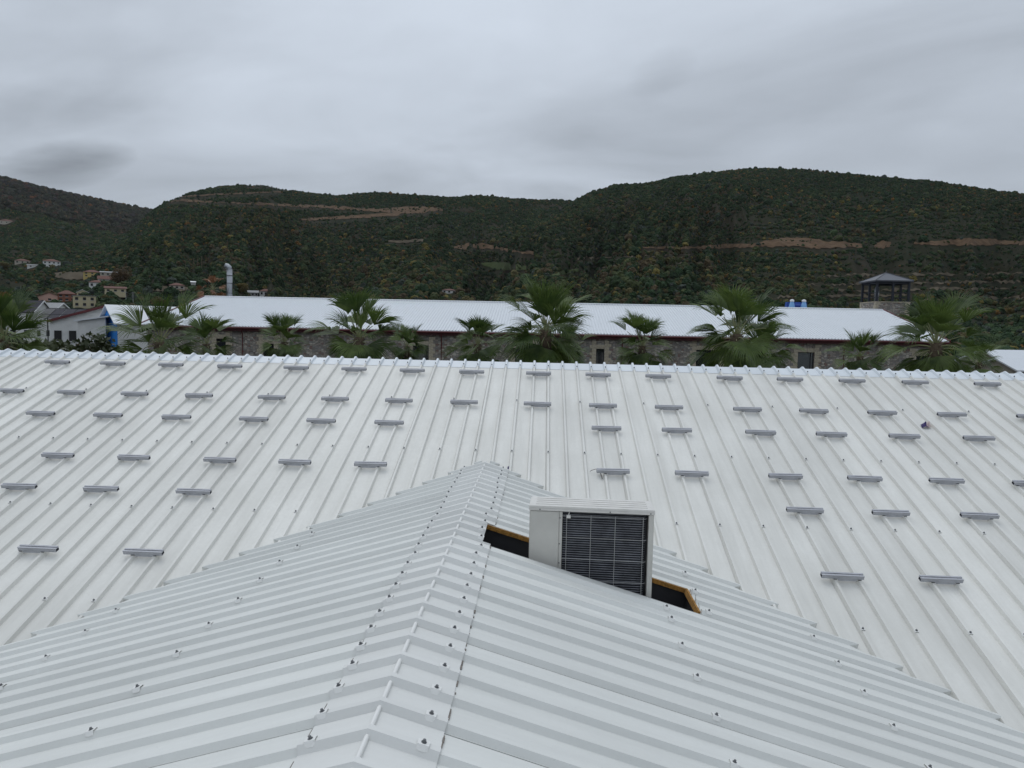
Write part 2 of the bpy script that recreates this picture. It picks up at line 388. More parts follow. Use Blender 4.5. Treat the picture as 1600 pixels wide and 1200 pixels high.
# ridge cap of the cross roof, one piece per sheet, with a rolled bead between the ribs
ccprof = [(w_, h_+0.006) for (w_, h_) in rib_profile(4, CPIT, CB+0.006, CT+0.004, CH+0.003, 0.001, COFF)]
def crosscap(nr, cut=None):
    mb = MB(); pr = [q for q in ccprof if q[0] <= nr*CPIT+0.001]
    for side, ln in ((-1, 0.315), (1, 0.32)):
        parts = [(pr, ln)]
        if cut is not None and side == 1:                        # cut back along the opening
            wa, wb, lc = cut; ip = lambda q: (q, interp_prof(pr, q))
            parts = [([q for q in pr if q[0] < wa]+[ip(wa)], ln), ([ip(wa)]+[q for q in pr if wa < q[0] < wb]+[ip(wb)], lc), ([ip(wb)]+[q for q in pr if q[0] > wb], ln)]
        for pp, l_ in parts: sheet(mb, (0, 0, 0), (0, 1, 0), bL[side], bN[side], pp, lambda w_, h_: -h_*math.tan(BETA), l_, 0.003)
    me = mb.mesh('ridge_cap', M_CROSSCAP); fix_normals(me); return me
me_cc = crosscap(4)
def bead_mesh():
    mb = MB(); r = 0.012
    y0, y1 = 0.0, CPIT-2*CT-0.012
    ys = [y0-0.012, y0, y0+0.012, y0+0.03, y1*0.6, y1-0.02, y1+0.02]; rs = [0.006, r*1.25, r*1.3, r, r, r*0.95, r*0.5]
    mb.tube([(0, y, 0.015) for y in ys], rs, 10)
    return mb.mesh('ridge_bead', M_WASHER, True)
me_bead = bead_mesh()
for j in range(-8, 7):
    y0 = CY0 - COFF + j*4*CPIT
    nr = 4 if j < 6 else 2
    c = obj('ridge_cap', crosscap(4, (max(6.285-y0, 0.004), HY1-y0, (HX0-CX)/math.cos(BETA)+0.004)) if j == 3 else (me_cc if nr == 4 else crosscap(2)), bld, (CX, y0, CZ+0.0015*(j % 2)))
    for k in range(nr):
        yy = COFF+k*CPIT
        obj('ridge_bead', me_bead, c, (0, yy+CT+0.006, 0.0))
        if j < -2: continue
        for side, l in ((-1, 0.268), (1, 0.232)):
            P = bL[side]*(l+random.uniform(-.012, .012)-(0.02 if j == 3 and side == 1 else 0)) + bN[side]*0.008 + np.array([0, yy, 0])
            place_washer(ME_WC, P, (0, -side, 0) if False else np.cross(bL[side], bN[side]), bL[side], bN[side], c, random.uniform(.96, 1.04))
    # blackened, dirty sealant showing at the right hand lap
    mb = MB()
    for k in range(nr*5):
        y = (k+random.random())*CPIT/5
        wl = random.uniform(0.015, 0.06)
        ph = ((y-COFF)/CPIT+0.5) % 1.0
        hh = interp_prof(cprof, min(max(y, 0.01), 4*CPIT-0.01))
        if j == 3 and 6.25 < y0+y < HY1+.05: continue
        if random.random() < 0.35 or abs(ph-0.5)*CPIT < CB+0.012: continue
        mb.frame(bL[1]*0.3235 + bN[1]*(hh+0.003) + np.array([0, y, 0]), bL[1]*random.uniform(.003, .0075), (0, wl/2, 0), bN[1]*0.003)
    if mb.v: obj('sealant', mb.mesh('sealant', M_TAR), c)
    mb = MB()
    for k in range(nr):
        y = COFF+(k+0.2)*CPIT+0.02
        mb.frame(bL[-1]*0.318 + bN[-1]*0.003 + np.array([0, y+0.06, 0]), bL[-1]*0.002, (0, random.uniform(.03, .055), 0), bN[-1]*0.003)
    obj('sealant', mb.mesh('sealant', M_TAR), c)
# washers on the cross roof's ribs
def cw(side, l, ks):
    for k in ks:
        y = CY0 + k*CPIT; j = math.floor((k+0.5)/4)
        if (side, j) not in cpanels: continue
        if l > valley_l(side, y, 0)-0.12: continue
        place_washer(ME_WC, cross_pt(side, y, l+random.uniform(-.015, .015)), np.cross(bL[side], bN[side]), bL[side], bN[side], cpanels[(side, j)], random.uniform(.96, 1.04))
cb = math.cos(BETA)
cw(-1, 1.72/cb, range(-4, 20, 2)); cw(-1, 3.18/cb, range(-3, 22, 2)); cw(-1, 4.6/cb, range(-4, 14, 2))
cw(1, 1.80/cb, list(range(-4, 12, 2))+[11]); cw(1, 3.22/cb, range(-3, 20, 2)); cw(1, 4.65/cb, range(-4, 12, 2)); cw(1, 2.20/cb, [12, 14, 16])

# foam and steel round the opening
mb = MB()
lA, lB = (HX0-CX)/cb, (HX1-CX)/cb
mid = (lA+lB)/2
mb.frame(cross_pt(1, HY1-0.008, mid, -0.026), bL[1]*((lB-lA)/2-0.002), (0, 0.008, 0), bN[1]*0.020)
mb.frame(cross_pt(1, (6.31+HY1)/2, lB-0.010, -0.022), bL[1]*0.010, (0, (HY1-6.31)/2-0.02, 0), bN[1]*0.026)
obj('insulation_edge', mb.mesh('insulation_edge', M_FOAM), bld)
mb = MB()
for y, q in ((6.40, 0.05), (6.56, 0.065), (6.74, 0.045)):        # torn tongues of sheet bent up at the cut edge
    P = cross_pt(1, y, lB+0.004, 0.004)
    mb.add([P, P+np.array([0, .035, 0]), P+bN[1]*q-bL[1]*.02+np.array([0, .03, 0]), P+bN[1]*q*.8-bL[1]*.015+np.array([0, .012, 0]), P+bL[1]*.003, P+bL[1]*.003+np.array([0, .035, 0])], [(0, 1, 2, 3), (5, 4, 3, 2), (0, 3, 4), (1, 5, 2)])
obj('torn_edge', mb.mesh('torn_edge', M_CROSS), bld)
mb = MB()
for y in (6.30, HY1+0.05):
    mb.frame(cross_pt(1, y, mid+0.3, -0.13), bL[1]*1.6, (0, 0.03, 0), bN[1]*0.075)
for l in (lA-0.05, lB+0.06):
    mb.frame(cross_pt(1, 6.62, l, -0.13), bL[1]*0.03, (0, 0.34, 0), bN[1]*0.07)
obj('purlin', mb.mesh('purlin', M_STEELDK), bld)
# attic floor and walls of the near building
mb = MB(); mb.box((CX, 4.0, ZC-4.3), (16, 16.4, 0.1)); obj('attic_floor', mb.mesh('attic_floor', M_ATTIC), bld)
mb = MB()
xl, xr = RIB_PH-0.5*PIT-17+0.25, RIB_PH-0.5*PIT+16-0.25
yf, yb = RIDGE_Y-12.0*math.cos(ALPHA), RIDGE_Y+12.0*math.cos(ALPHA); ez = RIDGE_Z-12.0*math.sin(ALPHA)-0.10
mb.box(((xl+xr)/2, yb, ez/2), (xr-xl, 0.25, ez))
for x in (xl, xr):
    mb.add([(x-.12, yf, 0), (x-.12, yb, 0), (x-.12, yb, ez), (x-.12, RIDGE_Y, RIDGE_Z-0.12), (x-.12, yf, ez), (x+.12, yf, 0), (x+.12, yb, 0), (x+.12, yb, ez), (x+.12, RIDGE_Y, RIDGE_Z-0.12), (x+.12, yf, ez)],
           [(4, 3, 2, 1, 0), (5, 6, 7, 8, 9), (0, 1, 6, 5), (2, 3, 8, 7), (3, 4, 9, 8), (1, 2, 7, 6), (4, 0, 5, 9)])
mb.box(((xl+xr)/2, yf, ez/2), (xr-xl, 0.25, ez))
obj('wall', mb.mesh('wall', M_WALLPL), bld)
mb = MB(); ye = CY0-0.5*CPIT-8*4*CPIT+0.3
hw = 9.0
mb.add([(CX-hw, ye, 0), (CX+hw, ye, 0), (CX+hw, ye, CZ-hw*math.tan(BETA)-.12), (CX, ye, CZ-.12), (CX-hw, ye, CZ-hw*math.tan(BETA)-.12)] +
       [(CX-hw, ye+.25, 0), (CX+hw, ye+.25, 0), (CX+hw, ye+.25, CZ-hw*math.tan(BETA)-.12), (CX, ye+.25, CZ-.12), (CX-hw, ye+.25, CZ-hw*math.tan(BETA)-.12)],
       [(0, 1, 2, 3, 4), (9, 8, 7, 6, 5), (0, 5, 6, 1), (1, 6, 7, 2), (2, 7, 8, 3), (3, 8, 9, 4), (4, 9, 5, 0)])
for sx in (-1, 1): mb.box((CX+sx*(hw-.12), (ye+yf)/2+.06, (CZ-hw*math.tan(BETA))/2-.1), (0.22, yf-ye-.14, CZ-hw*math.tan(BETA)-.2))
obj('wall', mb.mesh('wall', M_WALLPL), bld)

# ------------------------------------------------------------------ mounting rails
ROW_S = [0.641, 1.879, 2.657, 3.893, 4.688, 5.925]
COL_X = dict(zip('ABCDEFGHIJKLMNOP', [q*PIT for q in (-34.158, -30.158, -25.998, -21.802, -17.106, -13.044, -8.975, -4.852, -0.246, 3.832, 7.916, 12.735, 16.772, 20.903, 25.084, 29.825)]))
ROW_COLS = ['ABCDEFGHIJKLMNOP', 'ABCDEFGHIJKLMNOP', 'BCDEFGJKLMNO', 'CDEFGJKLMNO', 'CDELMN', 'DELM']
ROW_NAME = ['nearest the ridge', 'second below the ridge', 'third below the ridge', 'fourth below the ridge', 'fifth below the ridge', 'lowest on the slope']
RL = 0.43
def rail_mesh():
    """extruded profile, local x along the rail, y up the slope, z out of the roof; hollow, with a slot on top"""
    prof = [(-0.026, 0.0), (0.026, 0.0), (0.026, 0.044), (0.009, 0.044), (0.009, 0.036), (-0.009, 0.036), (-0.009, 0.044), (-0.026, 0.044)]
    lip = [(-0.031, 0.040), (-0.026, 0.036)]
    prof = [(-0.026, 0.0), (0.026, 0.0), (0.026, 0.036), (0.029, 0.040), (0.029, 0.046), (0.009, 0.046), (0.009, 0.034), (-0.009, 0.034), (-0.009, 0.046), (-0.029, 0.046), (-0.029, 0.040), (-0.026, 0.036), (-0.026, 0.020), (-0.0275, 0.018), (-0.0275, 0.014), (-0.026, 0.012)]
    mb = MB(); n = len(prof)
    mb.add([(-RL/2, y, z) for y, z in prof]+[(RL/2, y, z) for y, z in prof], [(i, (i+1) % n, n+(i+1) % n, n+i) for i in range(n)], 0)
    inn = [(-0.023, 0.003), (0.023, 0.003), (0.023, 0.031), (-0.023, 0.031)]
    for s in (-1, 1):                                            # hollow chambers at both ends
        x0, x1 = s*RL/2, s*(RL/2-0.03)
        o = [(x0, y, z) for y, z in prof]; i0 = [(x0, y, z) for y, z in inn]; i1 = [(x1, y, z) for y, z in inn]
        mb.add(i0+i1, [(k, (k+1) % 4, 4+(k+1) % 4, 4+k) for k in range(4)]+[(4, 5, 6, 7)], 1)
        mb.add([(x0, y, z) for y, z in ((-.026, 0), (.026, 0), (.026, .034), (-.026, .034))]+i0, [(k, (k+1) % 4, 4+(k+1) % 4, 4+k) for k in range(4)], 0)
        mb.add([(x0, y, z) for y, z in ((.009, .034), (.026, .034), (.029, .040), (.029, .046), (.009, .046))], [(0, 1, 2, 3, 4)], 0)
        mb.add([(x0, -y, z) for y, z in ((.009, .034), (.026, .034), (.029, .040), (.029, .046), (.009, .046))], [(0, 1, 2, 3, 4)], 0)
    me = mb.mesh('rail_profile', [M_ALU, M_ALUDK]); fix_normals(me); return me
def lower_plate_mesh():  # trapezoid plate between two ribs, just below the rail
    mb = MB(); a, b, t = PIT/2-RTOP-0.003, PIT/2-RB-0.008, 0.010
    vs = []
    for y in (-0.024, -0.024+t):
        vs += [(-a, y, 0.0), (a, y, 0.0), (b, y-0.004, -0.020), (-b, y-0.004, -0.020)]
    mb.add(vs, [(0, 1, 2, 3), (7, 6, 5, 4), (0, 4, 5, 1), (1, 5, 6, 2), (2, 6, 7, 3), (3, 7, 4, 0)])
    me = mb.mesh('rail_lower_plate', M_ALU); fix_normals(me); return me
def pad_mesh():
    mb = MB(); mb.box((0, 0, -0.003), (0.034, 0.06, 0.006)); return mb.mesh('sealing_pad', M_RUBBER)
def bolt_mesh():
    mb = MB(); mb.tube([(0, 0, .0), (0, 0, .006)], 0.0075, 6); return mb.mesh('rail_bolt', M_SCREW)
me_rail, me_lower_plate, me_pad, me_bolt = rail_mesh(), lower_plate_mesh(), pad_mesh(), bolt_mesh()
for ri, (s_, cols) in enumerate(zip(ROW_S, ROW_COLS)):
    for ci, c in enumerate(cols):
        x = COL_X[c]
        rl = math.floor((x-RIB_PH)/PIT)*PIT + RIB_PH; off = x-(rl+PIT/2)          # rib to the left of its middle
        P = main_pt(x, s_, RH+0.0062)
        yaw = random.uniform(-0.02, 0.02)
        mw = Matrix(((1, 0, mN[0], P[0]), (0, -mL[1], mN[1], P[1]), (0, -mL[2], mN[2], P[2]), (0, 0, 0, 1))) @ Matrix.Rotation(yaw, 4, 'Z')
        n = len(cols)
        if ci == 0: pos = 'leftmost'
        elif ci == n-1: pos = 'rightmost'
        elif ci < n/2: pos = ORD[ci]+' from the left'
        else: pos = ORD[n-1-ci]+' from the right'
        where = 'row '+ROW_NAME[ri]
        t = thing('mounting_rail', f'grey roof rail over two ribs, {pos}, {where}', 'mounting rail', group='rails set out in rows on the white roof', mw=mw)
        obj('rail_profile', me_rail, t); obj('lower_plate', me_lower_plate, t, (-off, 0, 0))
        for s in (-1, 1):
            obj('sealing_pad', me_pad, t, (-off+s*PIT/2, 0, 0)); obj('bolt', me_bolt, t, (-off+s*PIT/2, 0, 0.034))

# ------------------------------------------------------------------ air conditioner in the opening
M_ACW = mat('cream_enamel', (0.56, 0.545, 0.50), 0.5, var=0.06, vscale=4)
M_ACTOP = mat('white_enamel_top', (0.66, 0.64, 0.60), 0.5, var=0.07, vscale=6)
M_COIL = mat('dark_coil', (0.012, 0.013, 0.016), 0.7)
M_FIN = mat('coil_tube', (0.16, 0.165, 0.18), 0.5, 0.5, var=0.35, vscale=9)
M_WIRE = mat('guard_wire', (0.40, 0.40, 0.39), 0.5, 0.1)
AY = 6.345; AW, AD, AH = 1.075, 0.345, 1.30; ATOP = ZC-1.543
ac = thing('air_conditioner', 'cream air conditioner outdoor unit with dark coil and wire guard, sunk in a roof opening', 'air conditioner', (0.465, AY+AD/2, ATOP-AH), R_(-2.6))
hx, hy = AW/2, AD/2
def acp(name, boxes, m, par=ac, bev=0.0):
    mb = MB()
    for c, d in boxes: mb.box(c, d)
    me = mb.mesh(name, m)
    if bev:
        bm = bmesh.new(); bm.from_mesh(me); bmesh.ops.bevel(bm, geom=bm.edges[:], offset=bev, segments=2, affect='EDGES'); bm.to_mesh(me); bm.free()
    return obj(name, me, par)
PW = 0.26                                                        # plain side panel
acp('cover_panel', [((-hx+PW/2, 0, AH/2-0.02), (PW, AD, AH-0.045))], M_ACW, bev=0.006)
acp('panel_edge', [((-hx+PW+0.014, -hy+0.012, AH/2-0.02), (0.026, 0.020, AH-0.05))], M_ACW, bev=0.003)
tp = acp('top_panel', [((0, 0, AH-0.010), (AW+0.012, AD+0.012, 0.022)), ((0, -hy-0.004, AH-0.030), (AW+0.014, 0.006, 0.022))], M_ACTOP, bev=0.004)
acp('top_rib', [((0, -hy+0.06+k*0.075, AH+0.0025), (AW-0.10, 0.012, 0.005)) for k in range(4)], M_ACTOP, tp, bev=0.002)
acp('corner_post', [((hx-0.022, 0, AH/2-0.02), (0.044, AD, AH-0.045))], M_ACW, bev=0.004)
acp('base_pan', [((0, 0, 0.02), (AW, AD, 0.04))], M_ACW)
acp('back_panel', [((0, hy-0.01, AH/2), (AW-0.02, 0.02, AH-0.06))], M_ACW)
coil = acp('coil', [(((PW-0.044)/2+0.008, 0.02, AH/2-0.02), (AW-PW-0.075, AD-0.10, AH-0.06))], M_COIL)
mb = MB(); cx0, cx1 = -hx+PW+0.03, hx-0.046; zt = AH-0.055
k = 0; z = zt
while z > 0.05:
    mb.tube([(cx0, -hy+0.034, z), (cx1-0.06, -hy+0.034, z), (cx1-0.025, -hy+0.06, z)], 0.0048, 6); z -= 0.0205
obj('coil_tube', mb.mesh('coil_tube', M_FIN), coil)
mb = MB()
for x in (cx0+0.035, cx0+0.245, cx0+0.455, cx1-0.045):
    mb.tube([(x, -hy+0.004, AH-0.07), (x, -hy+0.004, 0.06)], 0.0026, 6)
for z in (AH-0.082, AH-0.272, AH-0.462, AH-0.652, AH-0.842, AH-1.032):
    mb.tube([(cx0-0.01, -hy+0.010, z), (cx1-0.03, -hy+0.010, z), (cx1-0.008, -hy+0.03, z)], 0.0024, 6)
obj('wire_guard', mb.mesh('wire_guard', M_WIRE), ac)
mb = MB(); mb.box((cx0+0.05, -hy-0.004, AH-0.085), (0.036, 0.014, 0.026)); mb.tube([(cx0+0.05, -hy-0.004, AH-0.072), (cx0+0.056, -hy+0.0, AH-0.045)], 0.004, 6)
obj('sensor_clip', mb.mesh('sensor_clip', M_ACTOP), ac)
for x in (-hx+0.09, 0.16, hx-0.03):
    mb = MB(); mb.tube([(x, -hy-0.006, AH-0.030), (x, -hy-0.010, AH-0.030)], 0.006, 8); obj('screw', mb.mesh('screw', M_SCREW), ac)
for z in (AH-0.10, AH-0.33, AH-0.50):
    mb = MB(); mb.tube([(-hx+PW+0.006, -hy+0.003, z), (-hx+PW+0.006, -hy-0.003, z)], 0.0055, 8); obj('screw', mb.mesh('screw', M_SCREW), ac)
mb = MB(); fl = -(ATOP-AH-(ZC-4.25))
for x in (-hx+0.08, hx-0.08):
    for y in (-hy+0.05, hy-0.05): mb.box((x, y, fl/2), (0.05, 0.05, -fl))
mb.box((0, 0, -0.022), (AW-0.1, AD-0.04, 0.04))
obj('stand', mb.mesh('stand', M_STEELDK), ac)

# ------------------------------------------------------------------ litter and odd bits on the roof
M_PURPLE = mat('dark_violet_foil', (0.035, 0.02, 0.12), 0.35, var=0.4, vscale=30); M_PINK = mat('pale_pink_foil', (0.62, 0.50, 0.47), 0.5)
def crumple(seed, w_, d, h):
    r = random.Random(seed); mb = MB(); n = 6; vs = []
    for i in range(n+1):
        for k in range(n+1):
            a, b = i/n-0.5, k/n-0.5
            vs.append((a*w_+r.uniform(-.12, .12)*w_/n*2, b*d+r.uniform(-.1, .1)*d/n*2, h*max(0.02, (1-abs(a)*1.9)*(1-abs(b)*1.2))+r.uniform(0, .25)*h))
    mb.add(vs, [(i*(n+1)+k, (i+1)*(n+1)+k, (i+1)*(n+1)+k+1, i*(n+1)+k+1) for i in range(n) for k in range(n)]); return mb
def onmain(u, v):
    r = ray(u, v); return r*((mD-mN[2]*ZC)/(mN@r)) + np.array([0, 0, ZC])
def roof_mw(P, h=0.0, yaw=0.0):
    P = P+mN*h; return Matrix(((1, 0, mN[0], P[0]), (0, -mL[1], mN[1], P[1]), (0, -mL[2], mN[2], P[2]), (0, 0, 0, 1))) @ Matrix.Rotation(yaw, 4, 'Z')
P = onmain(1445, 668)
wr = thing('wrapper', 'crumpled dark violet and pale pink wrapper lying between ribs on the white roof', 'litter', mw=roof_mw(P, 0.003))
obj('wrapper_body', crumple(3, 0.085, 0.09, 0.085).mesh('wrapper_body', M_PURPLE), wr, (-0.01, 0, 0))
obj('wrapper_end', crumple(5, 0.05, 0.10, 0.085).mesh('wrapper_end', M_PINK), wr, (0.055, 0.02, 0))
P = onmain(794.5, 733)
tag(obj('scrap', crumple(8, 0.03, 0.10, 0.03).mesh('scrap', M_PURPLE), mw=roof_mw(P, 0.003)), 'thin dark scrap lying beside a rib just above the cross ridge tip', 'litter')
P = onmain(937, 739); Q = onmain(924, 738); S = onmain(941, 750)
mb = MB(); mb.tube([P+mN*.035, (P+Q)/2+mN*.055, Q+mN*.03, Q+mN*.012+np.array([-.02, 0, 0])], 0.004, 6); mb.tube([P+mN*.03, S+mN*.02], 0.006, 6)
tag(obj('cable_offcut', mb.mesh('cable_offcut', mat('brown_cable', (0.12, 0.10, 0.09), 0.6))), 'short brown cable end sticking out of a roof rail above the air conditioner', 'cable')

# ------------------------------------------------------------------ hills
def curve(pts, ext=None):
    a = [(math.degrees(math.atan2(ray(u, v)[0], ray(u, v)[1])), ray(u, v)[2]/math.hypot(ray(u, v)[0], ray(u, v)[1])) for u, v in pts]
    return np.array([q[0] for q in a]), np.array([q[1] for q in a])
azA, elA = curve([(-400, 235), (-200, 252), (-100, 262), (0, 276), (60, 290), (130, 305), (200, 320), (235, 326), (300, 345), (420, 390), (560, 440)])
azB, elB = curve([(-300, 470), (0, 452), (100, 425), (150, 395), (190, 365), (215, 343), (235, 324), (262, 306), (300, 293), (350, 285), (410, 282), (440, 288), (470, 293), (505, 297), (530, 300), (560, 296), (590, 294), (640, 297), (700, 301), (750, 298), (800, 304), (850, 306), (890, 308), (950, 318), (1050, 345), (1200, 400)])
azC, elC = curve([(560, 492), (640, 476), (700, 455), (760, 425), (800, 392), (840, 352), (870, 325), (890, 308), (920, 291), (960, 279), (1010, 277), (1060, 266), (1130, 259), (1190, 254), (1260, 254), (1330, 262), (1390, 268), (1450, 272), (1520, 282), (1600, 295), (1760, 325), (2000, 380)])
def prof_S(t):
    up = 1-np.power(np.clip(1-np.power(np.clip(t, 0, 1), 1.45), 0, 1), 1.22)
    dn = np.clip(1-1.3*np.square(np.clip(t-1, 0, None)), 0.0, 1)
    return np.where(t <= 1, up, dn)
def terrain(az, r):
    """height over the ground for azimuth (degrees) and distance (metres)"""
    az = np.asarray(az, float); r = np.asarray(r, float)
    x = r*np.sin(np.radians(az)); y = r*np.cos(np.radians(az))
    hs = []
    for (A, E, rc) in ((azA, elA, np.full_like(az, 2500.0)), (azB, elB, 1230+60*np.sin(az*0.25)), (azC, elC, np.interp(az, [-14, 2, 15, 35], [560, 880, 1010, 960]))):
        el = np.interp(az, A, E); cr = el*rc+ZC
        t = (r-150)/(rc-150)
        tt = np.clip(t, 0, 1)
        g = 1-np.abs(2*fbm(az*0.42+rc*0.01+0.6*vnoise(x/90, y/90), r/520.0+3, 3)-1)      # spurs and gullies running downhill
        h = cr*prof_S(t) + (g-0.72)*26*np.sin(np.pi*np.clip(tt, 0, 1))**1.2*np.minimum(1, cr/140)
        h = h + (fbm(x/60+5, y/60, 4)-0.5)*9*np.sin(np.pi*np.clip(tt*0.97, 0, 1)) 
        h = h + (fbm(az*0.11+rc*0.003+2, r/900.0+7, 2)-0.5)*70*np.sin(np.pi*np.clip(tt, 0, 1))**1.3*np.minimum(1, cr/140)
        hs.append(h)
    k = 7.0
    m = np.maximum(np.maximum(hs[0], hs[1]), hs[2])
    h = m + k*np.log(sum(np.exp(np.clip((q-m)/k, -40, 0)) for q in hs)) - k*0.0
    rolling = 6*(fbm(x/70, y/70, 3)-0.35)*np.clip((r-210)/120, 0, 1)*np.clip(1-(r-600)/500, 0.25, 1)
    return np.where(r < 150, -1.5, h-k*math.log(3)+rolling*0.8-1.2)
azs = np.linspace(-52, 46, 860)
rs = np.concatenate([np.linspace(150, 700, 110), np.linspace(706, 1500, 150), np.linspace(1512, 3300, 70)])
AZ, RR = np.meshgrid(azs, rs); HH = terrain(AZ, RR)
tv = np.stack([RR*np.sin(np.radians(AZ)), RR*np.cos(np.radians(AZ)), HH], -1).reshape(-1, 3)
na, nr_ = len(azs), len(rs)
def hit(u, v):
    """point where the line of sight through a photo position meets the slope"""
    d = ray(u, v); hz = math.hypot(d[0], d[1]); az = math.degrees(math.atan2(d[0], d[1])); te = d[2]/hz
    f = (az-azs[0])/(azs[1]-azs[0]); i = int(f); f -= i
    if i < 0 or i >= na-1: return None
    h = HH[:, i]*(1-f)+HH[:, i+1]*f; dh = ZC+te*rs-h
    k = int(np.argmax(dh < 0))
    if dh[k] >= 0: return None
    if k == 0: rr = rs[0]
    else: rr = rs[k-1]+(rs[k]-rs[k-1])*dh[k-1]/(dh[k-1]-dh[k])
    return np.array([rr*math.sin(math.radians(az)), rr*math.cos(math.radians(az)), float(np.interp(rr, rs, h))])
ii = (np.arange(nr_-1)[:, None]*na + np.arange(na-1)[None, :]).ravel()
quads = np.stack([ii, ii+1, ii+na+1, ii+na], -1)
me = bpy.data.meshes.new('hillside'); me.vertices.add(len(tv)); me.vertices.foreach_set('co', tv.ravel())
me.loops.add(quads.size); me.loops.foreach_set('vertex_index', quads[:, ::-1].ravel().astype(np.int32))
me.polygons.add(len(quads)); me.polygons.foreach_set('loop_start', np.arange(0, quads.size, 4, dtype=np.int32)); me.polygons.foreach_set('loop_total', np.full(len(quads), 4, dtype=np.int32))
me.polygons.foreach_set('use_smooth', np.ones(len(quads), dtype=bool)); me.update(); me.validate()

def ground_mat():
    m = bpy.data.materials.new('scrub_ground'); m.use_nodes = True; t = m.node_tree; nn = t.nodes; b = nn['Principled BSDF']
    tcn = nn.new('ShaderNodeTexCoord')
    def nz(s, d=6):
        z = nn.new('ShaderNodeTexNoise'); z.inputs['Scale'].default_value = s; z.inputs['Detail'].default_value = d; z.inputs['Roughness'].default_value = 0.65
        t.links.new(tcn.outputs['Object'], z.inputs['Vector']); return z.outputs[0]
    r1 = nn.new('ShaderNodeValToRGB'); e = r1.color_ramp.elements; e[0].position = 0.36; e[0].color = (0.014, 0.018, 0.009, 1); e[1].position = 0.62; e[1].color = (0.028, 0.023, 0.015, 1)
    q = r1.color_ramp.elements.new(0.5); q.color = (0.021, 0.022, 0.011, 1)
    t.links.new(nz(0.012, 8), r1.inputs[0])
    r2 = nn.new('ShaderNodeValToRGB'); r2.color_ramp.elements[0].position = 0.55; r2.color_ramp.elements[1].position = 0.7
    t.links.new(nz(0.09, 6), r2.inputs[0])
    mxx = nn.new('ShaderNodeMix'); mxx.data_type = 'RGBA'; mxx.inputs['B'].default_value = (0.045, 0.038, 0.027, 1)
    mm = nn.new('ShaderNodeMath'); mm.operation = 'MULTIPLY'; mm.inputs[1].default_value = 0.5; t.links.new(r2.outputs[0], mm.inputs[0])
    t.links.new(mm.outputs[0], mxx.inputs['Factor']); t.links.new(r1.outputs[0], mxx.inputs['A']); t.links.new(mxx.outputs['Result'], b.inputs['Base Color'])
    b.inputs['Roughness'].default_value = 1.0; b.inputs['Specular IOR Level'].default_value = 0.1
    return m
M_GROUND = ground_mat(); me.materials.append(M_GROUND)
tag(obj('hillside', me), 'dark scrub covered hills rising behind the buildings', kind='structure')
mb = MB(); n = 96; rad = [0, 60, 150, 400, 1200, 6000]
vs = [(0, 0, 0)]
for rr in rad[1:]: vs += [(rr*math.cos(2*math.pi*k/n), rr*math.sin(2*math.pi*k/n), -0.02*(rr > 3000)*rr*0) for k in range(n)]
fs = [(0, 1+k, 1+(k+1) % n) for k in range(n)]
for q in range(len(rad)-2): fs += [(1+q*n+k, 1+(q+1)*n+k, 1+(q+1)*n+(k+1) % n, 1+q*n+(k+1) % n) for k in range(n)]
mb.add(vs, fs); tag(obj('ground', mb.mesh('ground', M_GROUND)), kind='structure')

# bare earth: road cuts on the hills, drawn as strips that lie on the slope
M_EARTH = mat('red_earth', (0.070, 0.043, 0.025), 1.0, col2=(0.135, 0.088, 0.053), vscale=0.16, spec=0.1)
M_EARTHP = mat('pale_earth', (0.07, 0.057, 0.038), 1.0, col2=(0.11, 0.09, 0.065), vscale=0.12, spec=0.1)
M_FIELD = mat('green_field', (0.035, 0.055, 0.018), 1.0, col2=(0.06, 0.075, 0.03), vscale=0.2, spec=0.1)
STRIPS = []
def strip(name, pts, m, wob=1.0, kind='structure', nrow=5):
    """pts: (u, v_top, v_bottom)"""
    us = np.arange(pts[0][0], pts[-1][0]+0.1, 2.0)
    top = np.interp(us, [p[0] for p in pts], [p[1] for p in pts]); bot = np.interp(us, [p[0] for p in pts], [p[2] for p in pts])
    top = top + (vnoise(us/5.0+len(STRIPS)*7, us*0+3)-0.5)*wob*2.6+(vnoise(us/17.0+len(STRIPS)*5, us*0+1)-0.5)*wob*2.0; bot = bot + (vnoise(us/4.0+len(STRIPS)*11, us*0+9)-0.5)*wob*3.2
    bot = np.maximum(bot, top+0.35)
    STRIPS.append((us, top, bot))
    rows = []
    for u, a, b in zip(us, top, bot):
        c = [hit(u, a+(b-a)*k/(nrow-1)) for k in range(nrow)]
        rows.append(None if any(q is None for q in c) else c)
    mb = MB()
    for r0, r1 in zip(rows[:-1], rows[1:]):
        if r0 is None or r1 is None: continue
        if max(np.linalg.norm(np.array(a)-np.array(b)) for a, b in zip(r0, r1)) > 60: continue
        up = np.array([0, 0, 0.5])
        mb.add([q+up for q in r0]+[q+up for q in r1], [(k, k+1, nrow+k+1, nrow+k) for k in range(nrow-1)])
    if mb.v: tag(obj(name, mb.mesh(name, m, True)), kind=kind)
strip('dirt_road', [(1005, 387, 388.5), (1060, 387.5, 389.5), (1090, 386, 390), (1130, 383, 389), (1150, 381, 388), (1165, 383, 387), (1195, 378, 386), (1205, 376, 388), (1220, 373, 386), (1245, 372, 386), (1262, 374, 389), (1290, 377, 389), (1320, 379, 387), (1347, 383, 387)], M_EARTH)
strip('dirt_road', [(1366, 384, 388), (1376, 378, 389), (1392, 379, 387)], M_EARTH)
strip('dirt_road', [(1428, 380, 383), (1470, 378, 384), (1500, 374, 384), (1530, 374, 384), (1575, 377, 383), (1640, 379, 382)], M_EARTH)
